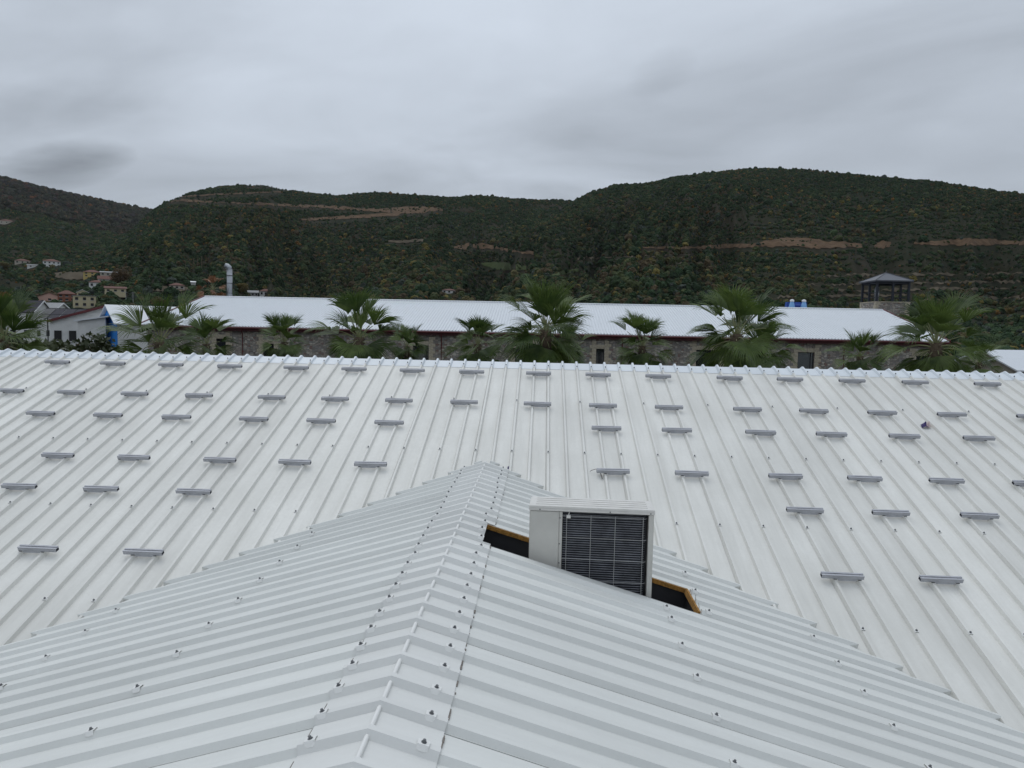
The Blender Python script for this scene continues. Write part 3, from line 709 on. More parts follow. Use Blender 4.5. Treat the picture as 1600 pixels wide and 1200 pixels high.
strip('dirt_road', [(262, 314, 316), (300, 312, 315), (340, 316, 317.5), (420, 319, 321.5), (500, 322, 325), (560, 326, 329), (600, 327, 332), (630, 325, 335), (650, 322, 334), (672, 325, 331), (692, 327, 330)], M_EARTH)
strip('dirt_road', [(470, 343, 345), (520, 339, 343), (570, 336, 341), (625, 333, 337)], M_EARTH, 0.7)
strip('dirt_road', [(270, 308, 309.5), (330, 304, 305.5), (400, 301, 302.5), (440, 299.5, 300.5)], M_EARTH, 0.4)
strip('dirt_road', [(385, 284, 290), (410, 282.7, 290), (440, 287.7, 294), (455, 291, 294.5)], mat('dry_bracken', (0.085, 0.045, 0.018), 1.0, col2=(0.12, 0.07, 0.03), vscale=0.2), 0.5)
strip('dirt_road', [(705, 385, 388), (730, 381, 389), (760, 383, 388), (800, 390, 394), (838, 396, 400)], M_EARTH, 1.2)
strip('field', [(752, 412, 414), (775, 410, 422), (800, 412, 424), (822, 417, 422)], M_FIELD, 0.6)
strip('field', [(858, 432, 434), (880, 424, 430), (905, 420, 425)], M_FIELD, 0.5)
strip('field', [(600, 377, 379), (640, 375, 380), (662, 374, 377)], M_EARTHP, 0.8)
strip('field', [(85, 427, 434), (110, 426, 438), (140, 428, 436)], M_EARTHP, 0.8)
strip('field', [(225, 452, 455), (260, 449, 458), (300, 450, 456)], M_EARTHP, 0.8)
for a in ((1280, 432, 1600, 428), (1260, 446, 1600, 441), (1300, 455, 1600, 452), (1180, 466, 1420, 462), (1430, 470, 1600, 466), (900, 405, 1080, 398), (930, 418, 1100, 412)):
    strip('terrace_path', [(a[0], a[1], a[1]+1.0), ((a[0]+a[2])/2, (a[1]+a[3])/2-1, (a[1]+a[3])/2+0.1), (a[2], a[3], a[3]+1.0)], M_EARTHP, 1.8)

# scrub and woodland: countless bushes on the slopes
def bush_points():
    n = 460000
    az = rng.uniform(-41, 37, n); r = np.sqrt(rng.uniform(185.0**2, 1330.0**2, n))
    far = rng.random(n) < 0.22
    r = np.where(far & (az < -20), rng.uniform(1330, 2650, n), r)
    x = r*np.sin(np.radians(az)); y = r*np.cos(np.radians(az)); z = terrain(az, r)
    X = np.stack([x, y, z], -1)
    rel = X-np.array([0, 0, ZC]); dz = rel@FW; U = 800+FPX*(rel@RT)/dz; V = 600-FPX*(rel@UP)/dz
    dens = fbm(x/55+9, y/55+2, 4)
    keep = rng.random(n) < np.clip((dens-0.22)*3.4, 0.16, 1.0)
    keep &= ~((r < 240) & (az > -28) & (az < 33))
    for us, a, b in STRIPS:
        t = np.interp(U, us, a); q = np.interp(U, us, b)
        ink = (U > us[0]) & (U < us[-1]) & (V > t-1.5) & (V < q+(5.5 if (q-t).mean() > 1.5 else 2.0))
        keep &= ~(ink & (rng.random(n) < 0.92))
    # orchard rows along the contours of the lower right hand slope
    row = (az > 14) & (r < 760) & (r > 330)
    fr = (z/5.0) % 1.0
    keep &= ~(row & (fr > 0.5) & (rng.random(n) < 0.85))
    size = rng.gamma(3.2, 0.19, n)*np.where(r < 420, 1.25, 1.0)*(0.75+0.6*fbm(x/140, y/140+40, 3))
    size = np.where(rng.random(n) < 0.02, size*1.7, size)
    size = np.clip(size, 0.3, 3.0)
    size = np.where(r > 1340, size*2.6+0.6, size)
    # colour: dark maquis, olive, brown oak, orange autumn crowns, in drifts
    aut = fbm(x/110+50, y/110+8, 3); k = rng.random(n)
    base = np.array([[0.017, 0.031, 0.014], [0.025, 0.040, 0.017], [0.040, 0.049, 0.020], [0.050, 0.038, 0.021], [0.105, 0.056, 0.018], [0.10, 0.083, 0.026], [0.030, 0.038, 0.030], [0.064, 0.056, 0.024]])
    idx = np.where(k < 0.42, 0, np.where(k < 0.72, 1, np.where(k < 0.86, 2, np.where(k < 0.94, 6, 3))))
    warm = np.clip((aut-0.5)*1.3, 0, 0.13)
    rightslope = (az > 4) & (r > 620)
    warm = warm*np.where(rightslope, 0.85, 0.75)+np.where(rightslope, 0.015, 0.01)
    k2 = rng.random(n)
    idx = np.where(k2 < warm, np.where(rng.random(n) < 0.30, 4, np.where(rng.random(n) < 0.35, 5, 3)), idx)
    dry = fbm(x/130+21, y/130+63, 4)
    lowp = np.clip((dry-0.40)*3.2, 0.05, 0.75)*np.where(r < 560, 0.75, np.where(r < 800, 0.35, 0.08))
    pk = rng.random(n); idx = np.where(rng.random(n) < lowp, np.where(pk < 0.40, 2, np.where(pk < 0.68, 7, np.where(pk < 0.90, 3, 5))), idx)
    col = base[idx]*rng.uniform(0.8, 1.45, (n, 1))*(0.75+0.6*fbm(x/200+3, y/200+77, 3))[:, None]  # broad tone drift puts light and shade of the hill folds into the colour
    farm = (r > 1340); col = np.where(farm[:, None], col*np.array([1.0, 0.78, 0.95])*0.8+np.array([.010, .006, .007]), col)
    return X[keep], size[keep], col[keep], az[keep], r[keep]
HOUSE_PIX = []
BP, BS, BC, BAZ, BR = bush_points()

def scatter_tree(material):
    g = bpy.data.node_groups.new('bush_scatter', 'GeometryNodeTree')
    g.interface.new_socket('Geometry', in_out='INPUT', socket_type='NodeSocketGeometry'); g.interface.new_socket('Geometry', in_out='OUTPUT', socket_type='NodeSocketGeometry')
    nd = g.nodes; lk = g.links; gi = nd.new('NodeGroupInput'); go = nd.new('NodeGroupOutput')
    join = nd.new('GeometryNodeJoinGeometry')
    for k in range(4):
        ico = nd.new('GeometryNodeMeshIcoSphere'); ico.inputs['Radius'].default_value = 1.0; ico.inputs['Subdivisions'].default_value = 3
        nz = nd.new('ShaderNodeTexNoise'); nz.noise_dimensions = '4D'; nz.inputs['W'].default_value = 3.7*k; nz.inputs['Scale'].default_value = 1.7; nz.inputs['Detail'].default_value = 3.0; nz.inputs['Roughness'].default_value = 0.7
        sub = nd.new('ShaderNodeVectorMath'); sub.operation = 'SUBTRACT'; lk.new(nz.outputs['Color'], sub.inputs[0]); sub.inputs[1].default_value = (0.5, 0.5, 0.5)
        mul = nd.new('ShaderNodeVectorMath'); mul.operation = 'SCALE'; lk.new(sub.outputs[0], mul.inputs[0]); mul.inputs['Scale'].default_value = 1.9
        sp = nd.new('GeometryNodeSetPosition'); lk.new(ico.outputs['Mesh'], sp.inputs['Geometry']); lk.new(mul.outputs[0], sp.inputs['Offset'])
        gti = nd.new('GeometryNodeGeometryToInstance'); lk.new(sp.outputs[0], gti.inputs[0]); lk.new(gti.outputs[0], join.inputs[0])
    iop = nd.new('GeometryNodeInstanceOnPoints'); lk.new(gi.outputs[0], iop.inputs['Points']); lk.new(join.outputs[0], iop.inputs['Instance'])
    iop.inputs['Pick Instance'].default_value = True
    def attr(name, typ):
        a = nd.new('GeometryNodeInputNamedAttribute'); a.data_type = typ; a.inputs['Name'].default_value = name; return a.outputs[0]
    lk.new(attr('pick', 'INT'), iop.inputs['Instance Index']); lk.new(attr('scl', 'FLOAT_VECTOR'), iop.inputs['Scale'])
    rot = nd.new('FunctionNodeEulerToRotation'); lk.new(attr('rot', 'FLOAT_VECTOR'), rot.inputs[0]); lk.new(rot.outputs[0], iop.inputs['Rotation'])
    sm = nd.new('GeometryNodeSetMaterial'); sm.inputs['Material'].default_value = material; lk.new(iop.outputs[0], sm.inputs[0]); lk.new(sm.outputs[0], go.inputs[0])
    return g
def bush_mat():
    m = bpy.data.materials.new('bush_foliage'); m.use_nodes = True; t = m.node_tree; b = t.nodes['Principled BSDF']
    a = t.nodes.new('ShaderNodeAttribute'); a.attribute_type = 'INSTANCER'; a.attribute_name = 'tint'
    tcn = t.nodes.new('ShaderNodeTexCoord'); z = t.nodes.new('ShaderNodeTexNoise'); z.inputs['Scale'].default_value = 2.2; z.inputs['Detail'].default_value = 4
    t.links.new(tcn.outputs['Object'], z.inputs['Vector'])
    mr = t.nodes.new('ShaderNodeMapRange'); mr.inputs[1].default_value = 0.3; mr.inputs[2].default_value = 0.7; mr.inputs[3].default_value = 0.6; mr.inputs[4].default_value = 1.5; t.links.new(z.outputs[0], mr.inputs[0])
    vm = t.nodes.new('ShaderNodeVectorMath'); vm.operation = 'SCALE'; t.links.new(a.outputs['Color'], vm.inputs[0]); t.links.new(mr.outputs[0], vm.inputs['Scale'])
    t.links.new(vm.outputs[0], b.inputs['Base Color']); b.inputs['Roughness'].default_value = 0.9; b.inputs['Specular IOR Level'].default_value = 0.15
    return m
GN_BUSH = scatter_tree(bush_mat())
def build_bushes(P, S, C, name, label):
    me = bpy.data.meshes.new(name); n = len(P); me.vertices.add(n)
    q = P.copy(); q[:, 2] += S*0.45; me.vertices.foreach_set('co', q.ravel())
    sc = np.stack([S*rng.uniform(.8, 1.2, n), S*rng.uniform(.8, 1.2, n), S*rng.uniform(.75, 1.15, n)], -1)
    ro = np.stack([rng.uniform(-.3, .3, n), rng.uniform(-.3, .3, n), rng.uniform(0, 6.28, n)], -1)
    a = me.attributes.new('scl', 'FLOAT_VECTOR', 'POINT'); a.data.foreach_set('vector', sc.ravel())
    a = me.attributes.new('rot', 'FLOAT_VECTOR', 'POINT'); a.data.foreach_set('vector', ro.ravel())
    a = me.attributes.new('pick', 'INT', 'POINT'); a.data.foreach_set('value', rng.integers(0, 4, n).astype(np.int32))
    a = me.attributes.new('tint', 'FLOAT_COLOR', 'POINT'); a.data.foreach_set('color', np.concatenate([C, np.ones((n, 1))], 1).ravel())
    o = obj(name, me); md = o.modifiers.new('scatter', 'NODES'); md.node_group = GN_BUSH
    return tag(o, label, kind='stuff')

# ------------------------------------------------------------------ long stone building
def stone_mat(name, scale=2.6):
    m = bpy.data.materials.new(name); m.use_nodes = True; t = m.node_tree; nn = t.nodes; b = nn['Principled BSDF']
    tcn = nn.new('ShaderNodeTexCoord')
    dz = nn.new('ShaderNodeTexNoise'); dz.inputs['Scale'].default_value = 1.6; t.links.new(tcn.outputs['Object'], dz.inputs['Vector'])
    ad = nn.new('ShaderNodeMix'); ad.data_type = 'RGBA'; ad.blend_type = 'LINEAR_LIGHT'; ad.inputs['Factor'].default_value = 0.10
    t.links.new(tcn.outputs['Object'], ad.inputs['A']); t.links.new(dz.outputs['Color'], ad.inputs['B'])
    mp_ = nn.new('ShaderNodeMapping'); mp_.inputs['Scale'].default_value = (1.0, 1.0, 1.9); t.links.new(ad.outputs['Result'], mp_.inputs[0])
    v1 = nn.new('ShaderNodeTexVoronoi'); v1.inputs['Scale'].default_value = scale; v1.inputs['Randomness'].default_value = 0.75; t.links.new(mp_.outputs[0], v1.inputs['Vector'])
    v2 = nn.new('ShaderNodeTexVoronoi'); v2.feature = 'DISTANCE_TO_EDGE'; v2.inputs['Scale'].default_value = scale; v2.inputs['Randomness'].default_value = 0.75; t.links.new(mp_.outputs[0], v2.inputs['Vector'])
    hs = nn.new('ShaderNodeSeparateColor'); t.links.new(v1.outputs['Color'], hs.inputs[0])
    cr = nn.new('ShaderNodeValToRGB'); cr.color_ramp.interpolation = 'CONSTANT'; el = cr.color_ramp.elements
    el[0].position = 0; el[0].color = (0.24, 0.215, 0.195, 1); el[1].position = 0.3; el[1].color = (0.33, 0.295, 0.255, 1)
    for p, c in ((0.5, (0.27, 0.26, 0.245, 1)), (0.68, (0.41, 0.375, 0.32, 1)), (0.82, (0.50, 0.465, 0.40, 1)), (0.92, (0.23, 0.155, 0.13, 1))):
        q = el.new(p); q.color = c
    t.links.new(hs.outputs[0], cr.inputs[0])
    er = nn.new('ShaderNodeValToRGB'); er.color_ramp.elements[0].position = 0.02; er.color_ramp.elements[1].position = 0.07; t.links.new(v2.outputs['Distance'], er.inputs[0])
    mxx = nn.new('ShaderNodeMix'); mxx.data_type = 'RGBA'; mxx.inputs['A'].default_value = (0.17, 0.155, 0.13, 1)
    t.links.new(er.outputs[0], mxx.inputs['Factor']); t.links.new(cr.outputs[0], mxx.inputs['B']); t.links.new(mxx.outputs['Result'], b.inputs['Base Color'])
    bp = nn.new('ShaderNodeBump'); bp.inputs['Strength'].default_value = 0.8; bp.inputs['Distance'].default_value = 0.06; t.links.new(er.outputs[0], bp.inputs['Height']); t.links.new(bp.outputs[0], b.inputs['Normal'])
    b.inputs['Roughness'].default_value = 0.95; return m
M_STONE = stone_mat('rubble_stone', 4.2); M_QUOIN = mat('cream_quoin', (0.42, 0.37, 0.28), 0.9, var=0.25, vscale=3)
M_RED = mat('dark_red_paint', (0.10, 0.014, 0.016), 0.5, var=0.15, vscale=2)
M_GLASS2 = mat('mirror_glass', (0.42, 0.45, 0.50), 0.08, 0.9); M_GLASS = mat('window_glass', (0.02, 0.025, 0.03), 0.06, spec=0.9); M_BLACK = mat('black_frame', (0.012, 0.012, 0.013), 0.5)
M_INOX = mat('galvanised_steel', (0.34, 0.355, 0.37), 0.4, 0.8, var=0.12, vscale=3)

FX0, FX1, FYE, FYR, FYB = -33.3, 32.1, 60.0, 72.0, 84.0
FZE, FZR = ZC-0.36, ZC+2.44
far = thing('stone_building', 'long low stone building with ribbed white roof and dark red eaves behind the palms', 'building')
sl = math.hypot(FYR-FYE, FZR-FZE); fL = np.array([0, -(FYR-FYE)/sl, -(FZR-FZE)/sl]); fN = np.array([0, -(FZR-FZE)/sl, (FYR-FYE)/sl])
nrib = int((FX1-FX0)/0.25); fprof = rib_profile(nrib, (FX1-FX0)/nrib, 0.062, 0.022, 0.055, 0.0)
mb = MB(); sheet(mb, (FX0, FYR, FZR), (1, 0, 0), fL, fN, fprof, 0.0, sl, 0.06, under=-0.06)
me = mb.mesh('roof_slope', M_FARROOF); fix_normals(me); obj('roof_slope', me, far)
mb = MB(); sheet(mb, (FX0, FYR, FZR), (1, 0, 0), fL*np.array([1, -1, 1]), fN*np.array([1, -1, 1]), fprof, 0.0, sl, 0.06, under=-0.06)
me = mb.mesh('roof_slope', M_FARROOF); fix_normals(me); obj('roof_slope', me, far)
mb = MB()
for sg in (1, -1):
    d = np.array([0, fL[1]*sg, fL[2]]); nn_ = np.array([0, fN[1]*sg, fN[2]])
    mb.frame(np.array([(FX0+FX1)/2, FYR, FZR])+d*0.16+nn_*0.067, ((FX1-FX0)/2+0.02, 0, 0), d*0.16, nn_*0.004)
obj('ridge_cap', mb.mesh('ridge_cap', M_FARROOF), far)
for x in (FX0-0.03, FX1+0.03):                                   # barge boards
    mb = MB()
    for sg in (1, -1):
        d = np.array([0, fL[1]*sg, fL[2]]); nn_ = np.array([0, fN[1]*sg, fN[2]])
        mb.frame(np.array([x, FYR, FZR])+d*(sl/2)-nn_*0.03, (0.05, 0, 0), d*(sl/2+0.02), nn_*0.13)
    obj('barge_board', mb.mesh('barge_board', M_RED), far)
mb = MB(); xm = (FX0+FX1)/2; wd = FX1-FX0
mb.box((xm, FYE+0.26, FZE-0.24), (wd, 0.10, 0.22)); mb.box((xm, FYE+0.42, FZE-0.38), (wd, 0.40, 0.03)); obj('fascia', mb.mesh('fascia', M_RED), far)
mb = MB(); mb.tube([(FX0, FYE-0.02, FZE-0.13), (xm, FYE-0.02, FZE-0.13), (FX1, FYE-0.02, FZE-0.13)], 0.085, 10); obj('gutter', mb.mesh('gutter', M_RED, True), far)
WY = 60.55
def fx(u, v=545): return atY(u, v, WY)[0]
WIN = [(338, 353, 529, 1.3), (411, 428, 537, 1.3), (645, 670, 539.5, 1.3), (805, 830, 545, 1.3), (931.5, 944.5, 545, 1.6), (1088, 1125, 547, 1.4), (1247, 1273, 550.5, 1.4), (1432, 1458, 556, 1.4)]
wins = []
for (u0, u1, v0, hgt) in WIN:
    zt = atY((u0+u1)/2, v0, WY)[2]; wins.append((fx(u0), fx(u1), zt-hgt, zt))
mb = MB(); zt_w = FZE-0.40; xs = FX0+0.35
def wbox(x0, x1, z0, z1):
    if x1-x0 > 0.01 and z1-z0 > 0.01: mb.box(((x0+x1)/2, WY+0.25, (z0+z1)/2), (x1-x0, 0.5, z1-z0))
for (a, b, z0, z1) in wins:
    wbox(xs, a, 0, zt_w); wbox(a, b, 0, z0); wbox(a, b, z1, zt_w); xs = b
wbox(xs, FX1-0.35, 0, zt_w)
for x in (FX0+0.6, FX1-0.6):
    y0, y1 = WY+0.5, FYB-0.55
    mb.add([(x-.25, y0, 0), (x-.25, y1, 0), (x-.25, y1, FZE-.4), (x-.25, FYR, FZR-.35), (x-.25, y0, FZE-.4), (x+.25, y0, 0), (x+.25, y1, 0), (x+.25, y1, FZE-.4), (x+.25, FYR, FZR-.35), (x+.25, y0, FZE-.4)],
           [(4, 3, 2, 1, 0), (5, 6, 7, 8, 9), (0, 1, 6, 5), (2, 3, 8, 7), (3, 4, 9, 8), (1, 2, 7, 6), (4, 0, 5, 9)])
mb.box((xm, FYB-0.5, (FZE-.4)/2), (wd-0.7, 0.4, FZE-.4))
obj('wall', mb.mesh('wall', M_STONE), far)
def block_mesh(seed):
    r = random.Random(seed); mb = MB(); mb.box((0, 0, 0), (1, 1, 1)); me = mb.mesh('surround_stone', M_QUOIN)
    bm = bmesh.new(); bm.from_mesh(me); bmesh.ops.bevel(bm, geom=bm.edges[:], offset=0.06, segments=1, affect='EDGES')
    for v in bm.verts: v.co += Vector([r.uniform(-.03, .03) for _ in range(3)])
    bm.to_mesh(me); bm.free(); return me
blocks = [block_mesh(k) for k in range(5)]
for wi, (a, b, z0, z1) in enumerate(wins):
    wo = obj('window', None, far, ((a+b)/2, WY, z0)); wo.empty_display_size = .1
    W2, Hh = (b-a)/2, z1-z0
    mb = MB()
    for s in (-1, 1): mb.box((s*(W2-0.03), 0.2, Hh/2), (0.06, 0.08, Hh))
    mb.box((0, 0.2, Hh-0.03), (2*W2-0.12, 0.08, 0.06)); mb.box((0, 0.2, 0.03), (2*W2-0.12, 0.08, 0.06))
    if W2 > 0.5: mb.box((W2*0.62, 0.2, Hh/2), (0.07, 0.07, Hh-0.12))
    obj('window_frame', mb.mesh('window_frame', M_BLACK), wo)
    mb = MB(); mb.box((0, 0.22, Hh/2), (2*W2-0.12, 0.012, Hh-0.12)); obj('window_pane', mb.mesh('window_pane', M_GLASS2 if wi == 6 else M_GLASS), wo)
    mb = MB(); mb.box((0, -0.03, -0.05), (2*W2+0.3, 0.16, 0.1)); obj('window_sill', mb.mesh('window_sill', M_QUOIN), wo)
    for s in (-1, 1):
        z = 0.0; row = 0
        while z < Hh+0.55:
            h_ = random.uniform(0.22, 0.34); w_ = 0.34 if row % 2 else 0.52
            q = obj('surround_stone', random.choice(blocks), wo, (s*(W2+w_/2+0.005), 0.0, z+h_/2)); q.scale = (w_, 0.10, h_-0.02); z += h_; row += 1
    x = -W2
    while x < W2-0.05:
        w_ = min(random.uniform(0.3, 0.5), W2-x)
        q = obj('surround_stone', random.choice(blocks), wo, (x+w_/2, 0.0, Hh+0.17)); q.scale = (w_-0.02, 0.10, 0.32); x += w_
for u in (972, 1318, 690, 380):
    mb = MB(); x = fx(u); mb.tube([(x, FYE+0.02, FZE-0.2), (x, WY-0.14, FZE-0.62), (x, WY-0.14, 0.1)], 0.042, 8); obj('downpipe', mb.mesh('downpipe', M_RED, True), far)

# flue pipe standing on the far slope
P = atY(359, 463, 75.0); zb = FZR-(75.0-FYR)*(FZR-FZE)/(FYR-FYE)
fl_ = obj('flue_pipe', None, far, (P[0], 75.0, zb)); fl_.empty_display_size = .1
top = atY(358, 421, 75.0)[2]-zb
mb = MB(); mb.tube([(0, 0, -0.2), (0, 0, top)], 0.27, 16); mb.tube([(0, 0, top-0.02), (-0.05, 0, top+0.18), (-0.22, 0, top+0.33), (-0.42, 0, top+0.36)], [0.272, 0.275, 0.27, 0.27], 16)
obj('pipe', mb.mesh('pipe', M_INOX, True), fl_)
mb = MB()
for z in (0.35, 1.15, top*0.6, top*0.82): mb.tube([(0, 0, z), (0, 0, z+0.05)], 0.30, 16)
obj('pipe_band', mb.mesh('pipe_band', M_STEELDK), fl_)
mb = MB()
for x in (-0.42, 0.42): mb.tube([(x, 0.1, -0.2), (x, 0.1, top*0.62)], 0.03, 6)
for z in (0.9, top*0.6): mb.tube([(-0.42, 0.1, z), (0.42, 0.1, z)], 0.025, 6)
obj('pipe_bracket', mb.mesh('pipe_bracket', M_STEELDK), fl_)

# blue extraction unit with two capped cones behind the ridge
M_BLUE = mat('strong_blue', (0.015, 0.06, 0.30), 0.45, var=0.2, vscale=3); M_PBLUE = mat('pale_blue', (0.16, 0.34, 0.60), 0.5); M_WHITE = mat('white_paint', (0.72, 0.72, 0.72), 0.5)
P0 = atY(1246, 482, 74.5); zb = FZR-2.5*(FZR-FZE)/12.0
ext = obj('extraction_unit', None, far, (P0[0], 74.5, zb)); ext.empty_display_size = .1
hz = atY(1246, 472, 74.5)[2]-zb
mb = MB(); mb.box((0, 0.5, hz/2), (2.1, 0.7, hz), taper=0.9); mb.tube([(-0.9, 0.2, hz*.75), (0.9, 0.2, hz*.75)], 0.16, 10); obj('housing', mb.mesh('housing', M_BLUE), ext)
for x in (-0.56, 0.60):
    mb = MB(); mb.tube([(x, 0, 0), (x, 0, hz*0.62), (x, 0, hz+0.02)], [0.34, 0.30, 0.17], 14); q = obj('cone', mb.mesh('cone', M_PBLUE, True), ext)
    mb = MB(); mb.tube([(x, 0, hz), (x, 0, hz+0.06), (x, 0, hz+0.20), (x, 0, hz+0.27)], [0.14, 0.22, 0.20, 0.06], 14); obj('cap', mb.mesh('cap', M_WHITE, True), q)

# stone tower with open pavilion
M_SLATE = mat('grey_sheet_roof', (0.075, 0.08, 0.095), 0.45, var=0.1); M_NAVY = mat('navy_steel', (0.012, 0.016, 0.026), 0.5)
ty = 75.4; A = atY(1368, 475, ty); B = atY(1421.5, 475, ty)
tw = thing('stone_tower', 'stone tower topped by a dark open pavilion with hipped grey roof', 'tower', ((A[0]+B[0])/2, ty+1.8, 0))
hw_ = (B[0]-A[0])/2; tz = atY(1390, 472.5, ty)[2]
mb = MB(); mb.box((0, 0, tz/2), (2*hw_, 3.6, tz)); obj('tower_wall', mb.mesh('tower_wall', M_STONE), tw)
for sx in (-1, 1):
    for sy in (-1, 1):
        z = 4.0; row = 0; k = 0
        while z < tz-0.05:
            h_ = min(random.uniform(.28, .4), tz-z); q = obj('quoin', random.choice(blocks), tw, (sx*(hw_-(.22 if row % 2 else .14)), sy*(1.8-(.14 if row % 2 else .22)), z+h_/2))
            q.scale = (.50 if row % 2 else .34, .34 if row % 2 else .50, h_-0.02); z += h_; row += 1
mb = MB(); mb.box((0, 0, tz+0.04), (2*hw_+.1, 3.7, 0.08)); obj('coping', mb.mesh('coping', M_QUOIN), tw)
pz = atY(1395, 438, ty)[2]
for (x, y) in [(sx*(hw_-.12), sy*1.68) for sx in (-1, 1) for sy in (-1, 1)]+[(0, -1.68), (0, 1.68), (-hw_+.12, 0), (hw_-.12, 0)]:
    mb = MB(); mb.box((x, y, (tz+pz)/2+.04), (0.19, 0.19, pz-tz-.08)); obj('post', mb.mesh('post', M_NAVY), tw)
mb = MB()
for s in (-1, 1): mb.box((0, s*1.68, pz-.16), (2*hw_-.4, .1, .34)); mb.box((s*(hw_-.12), 0, pz-.16), (.1, 3.2, .34))
obj('beam', mb.mesh('beam', M_NAVY), tw)
mb = MB()
for z in (tz+.5, tz+1.0):
    for s in (-1, 1): mb.box((0, s*1.68, z), (2*hw_-.4, .04, .05)); mb.box((s*(hw_-.12), 0, z), (.04, 3.2, .05))
obj('railing', mb.mesh('railing', M_NAVY), tw)
az_ = atY(1386, 426.5, ty+1.8)[2]; e = hw_+.18; ey = 2.0
mb = MB(); mb.add([(-e, -ey, pz), (e, -ey, pz), (e, ey, pz), (-e, ey, pz), (-.05, 0, az_), (.05, 0, az_), (-e, -ey, pz-.12), (e, -ey, pz-.12), (e, ey, pz-.12), (-e, ey, pz-.12)],
       [(0, 1, 5, 4), (1, 2, 5), (2, 3, 4, 5), (3, 0, 4), (0, 6, 7, 1), (1, 7, 8, 2), (2, 8, 9, 3), (3, 9, 6, 0), (6, 9, 8, 7)])
rf = obj('roof', mb.mesh('roof', M_SLATE), tw)
mb = MB()
for sx in (-1, 1):
    for sy in (-1, 1): mb.tube([(sx*e, sy*ey, pz+.02), (sx*.05, 0, az_+.02)], .035, 6)
mb.tube([(0, 0, az_), (0, 0, az_+.22)], .03, 6)
obj('hip_ridge', mb.mesh('hip_ridge', M_SLATE), rf)
mb = MB(); mb.tube([(-.95, -.3, tz), (-.95, -.3, tz+1.6)], .22, 12); obj('water_heater', mb.mesh('water_heater', M_INOX, True), tw)

# ------------------------------------------------------------------ houses
M_ROOFRED = mat('red_roof_tiles', (0.15, 0.06, 0.042), 0.85, col2=(0.095, 0.045, 0.035), vscale=2.5, bump=0.8, bscale=8)
M_ROOFDK = mat('charcoal_roof_tiles', (0.036, 0.033, 0.042), 0.9, var=0.15, bump=0.5, bscale=6)
M_ROOFGR = mat('grey_fibre_roof', (0.28, 0.28, 0.28), 0.8, var=0.15)
M_SHW = mat('white_wall_paint', (0.62, 0.62, 0.60), 0.85, var=0.10, vscale=0.8); M_YEL = mat('yellow_wall', (0.48, 0.37, 0.14), 0.9); M_CREAM = mat('cream_wall', (0.48, 0.42, 0.27), 0.9, var=0.08)
M_PINKW = mat('pink_wall', (0.50, 0.31, 0.25), 0.9); M_RUST = mat('rust_red_wall', (0.22, 0.085, 0.05), 0.9); M_BEIGE = mat('beige_wall', (0.42, 0.38, 0.32), 0.9, var=0.08)
M_BLUEW = mat('bright_blue_wall', (0.02, 0.21, 0.62), 0.7, var=0.1); M_DKIN = mat('dark_interior', (0.02, 0.02, 0.02), 0.9)
SPOTS = []
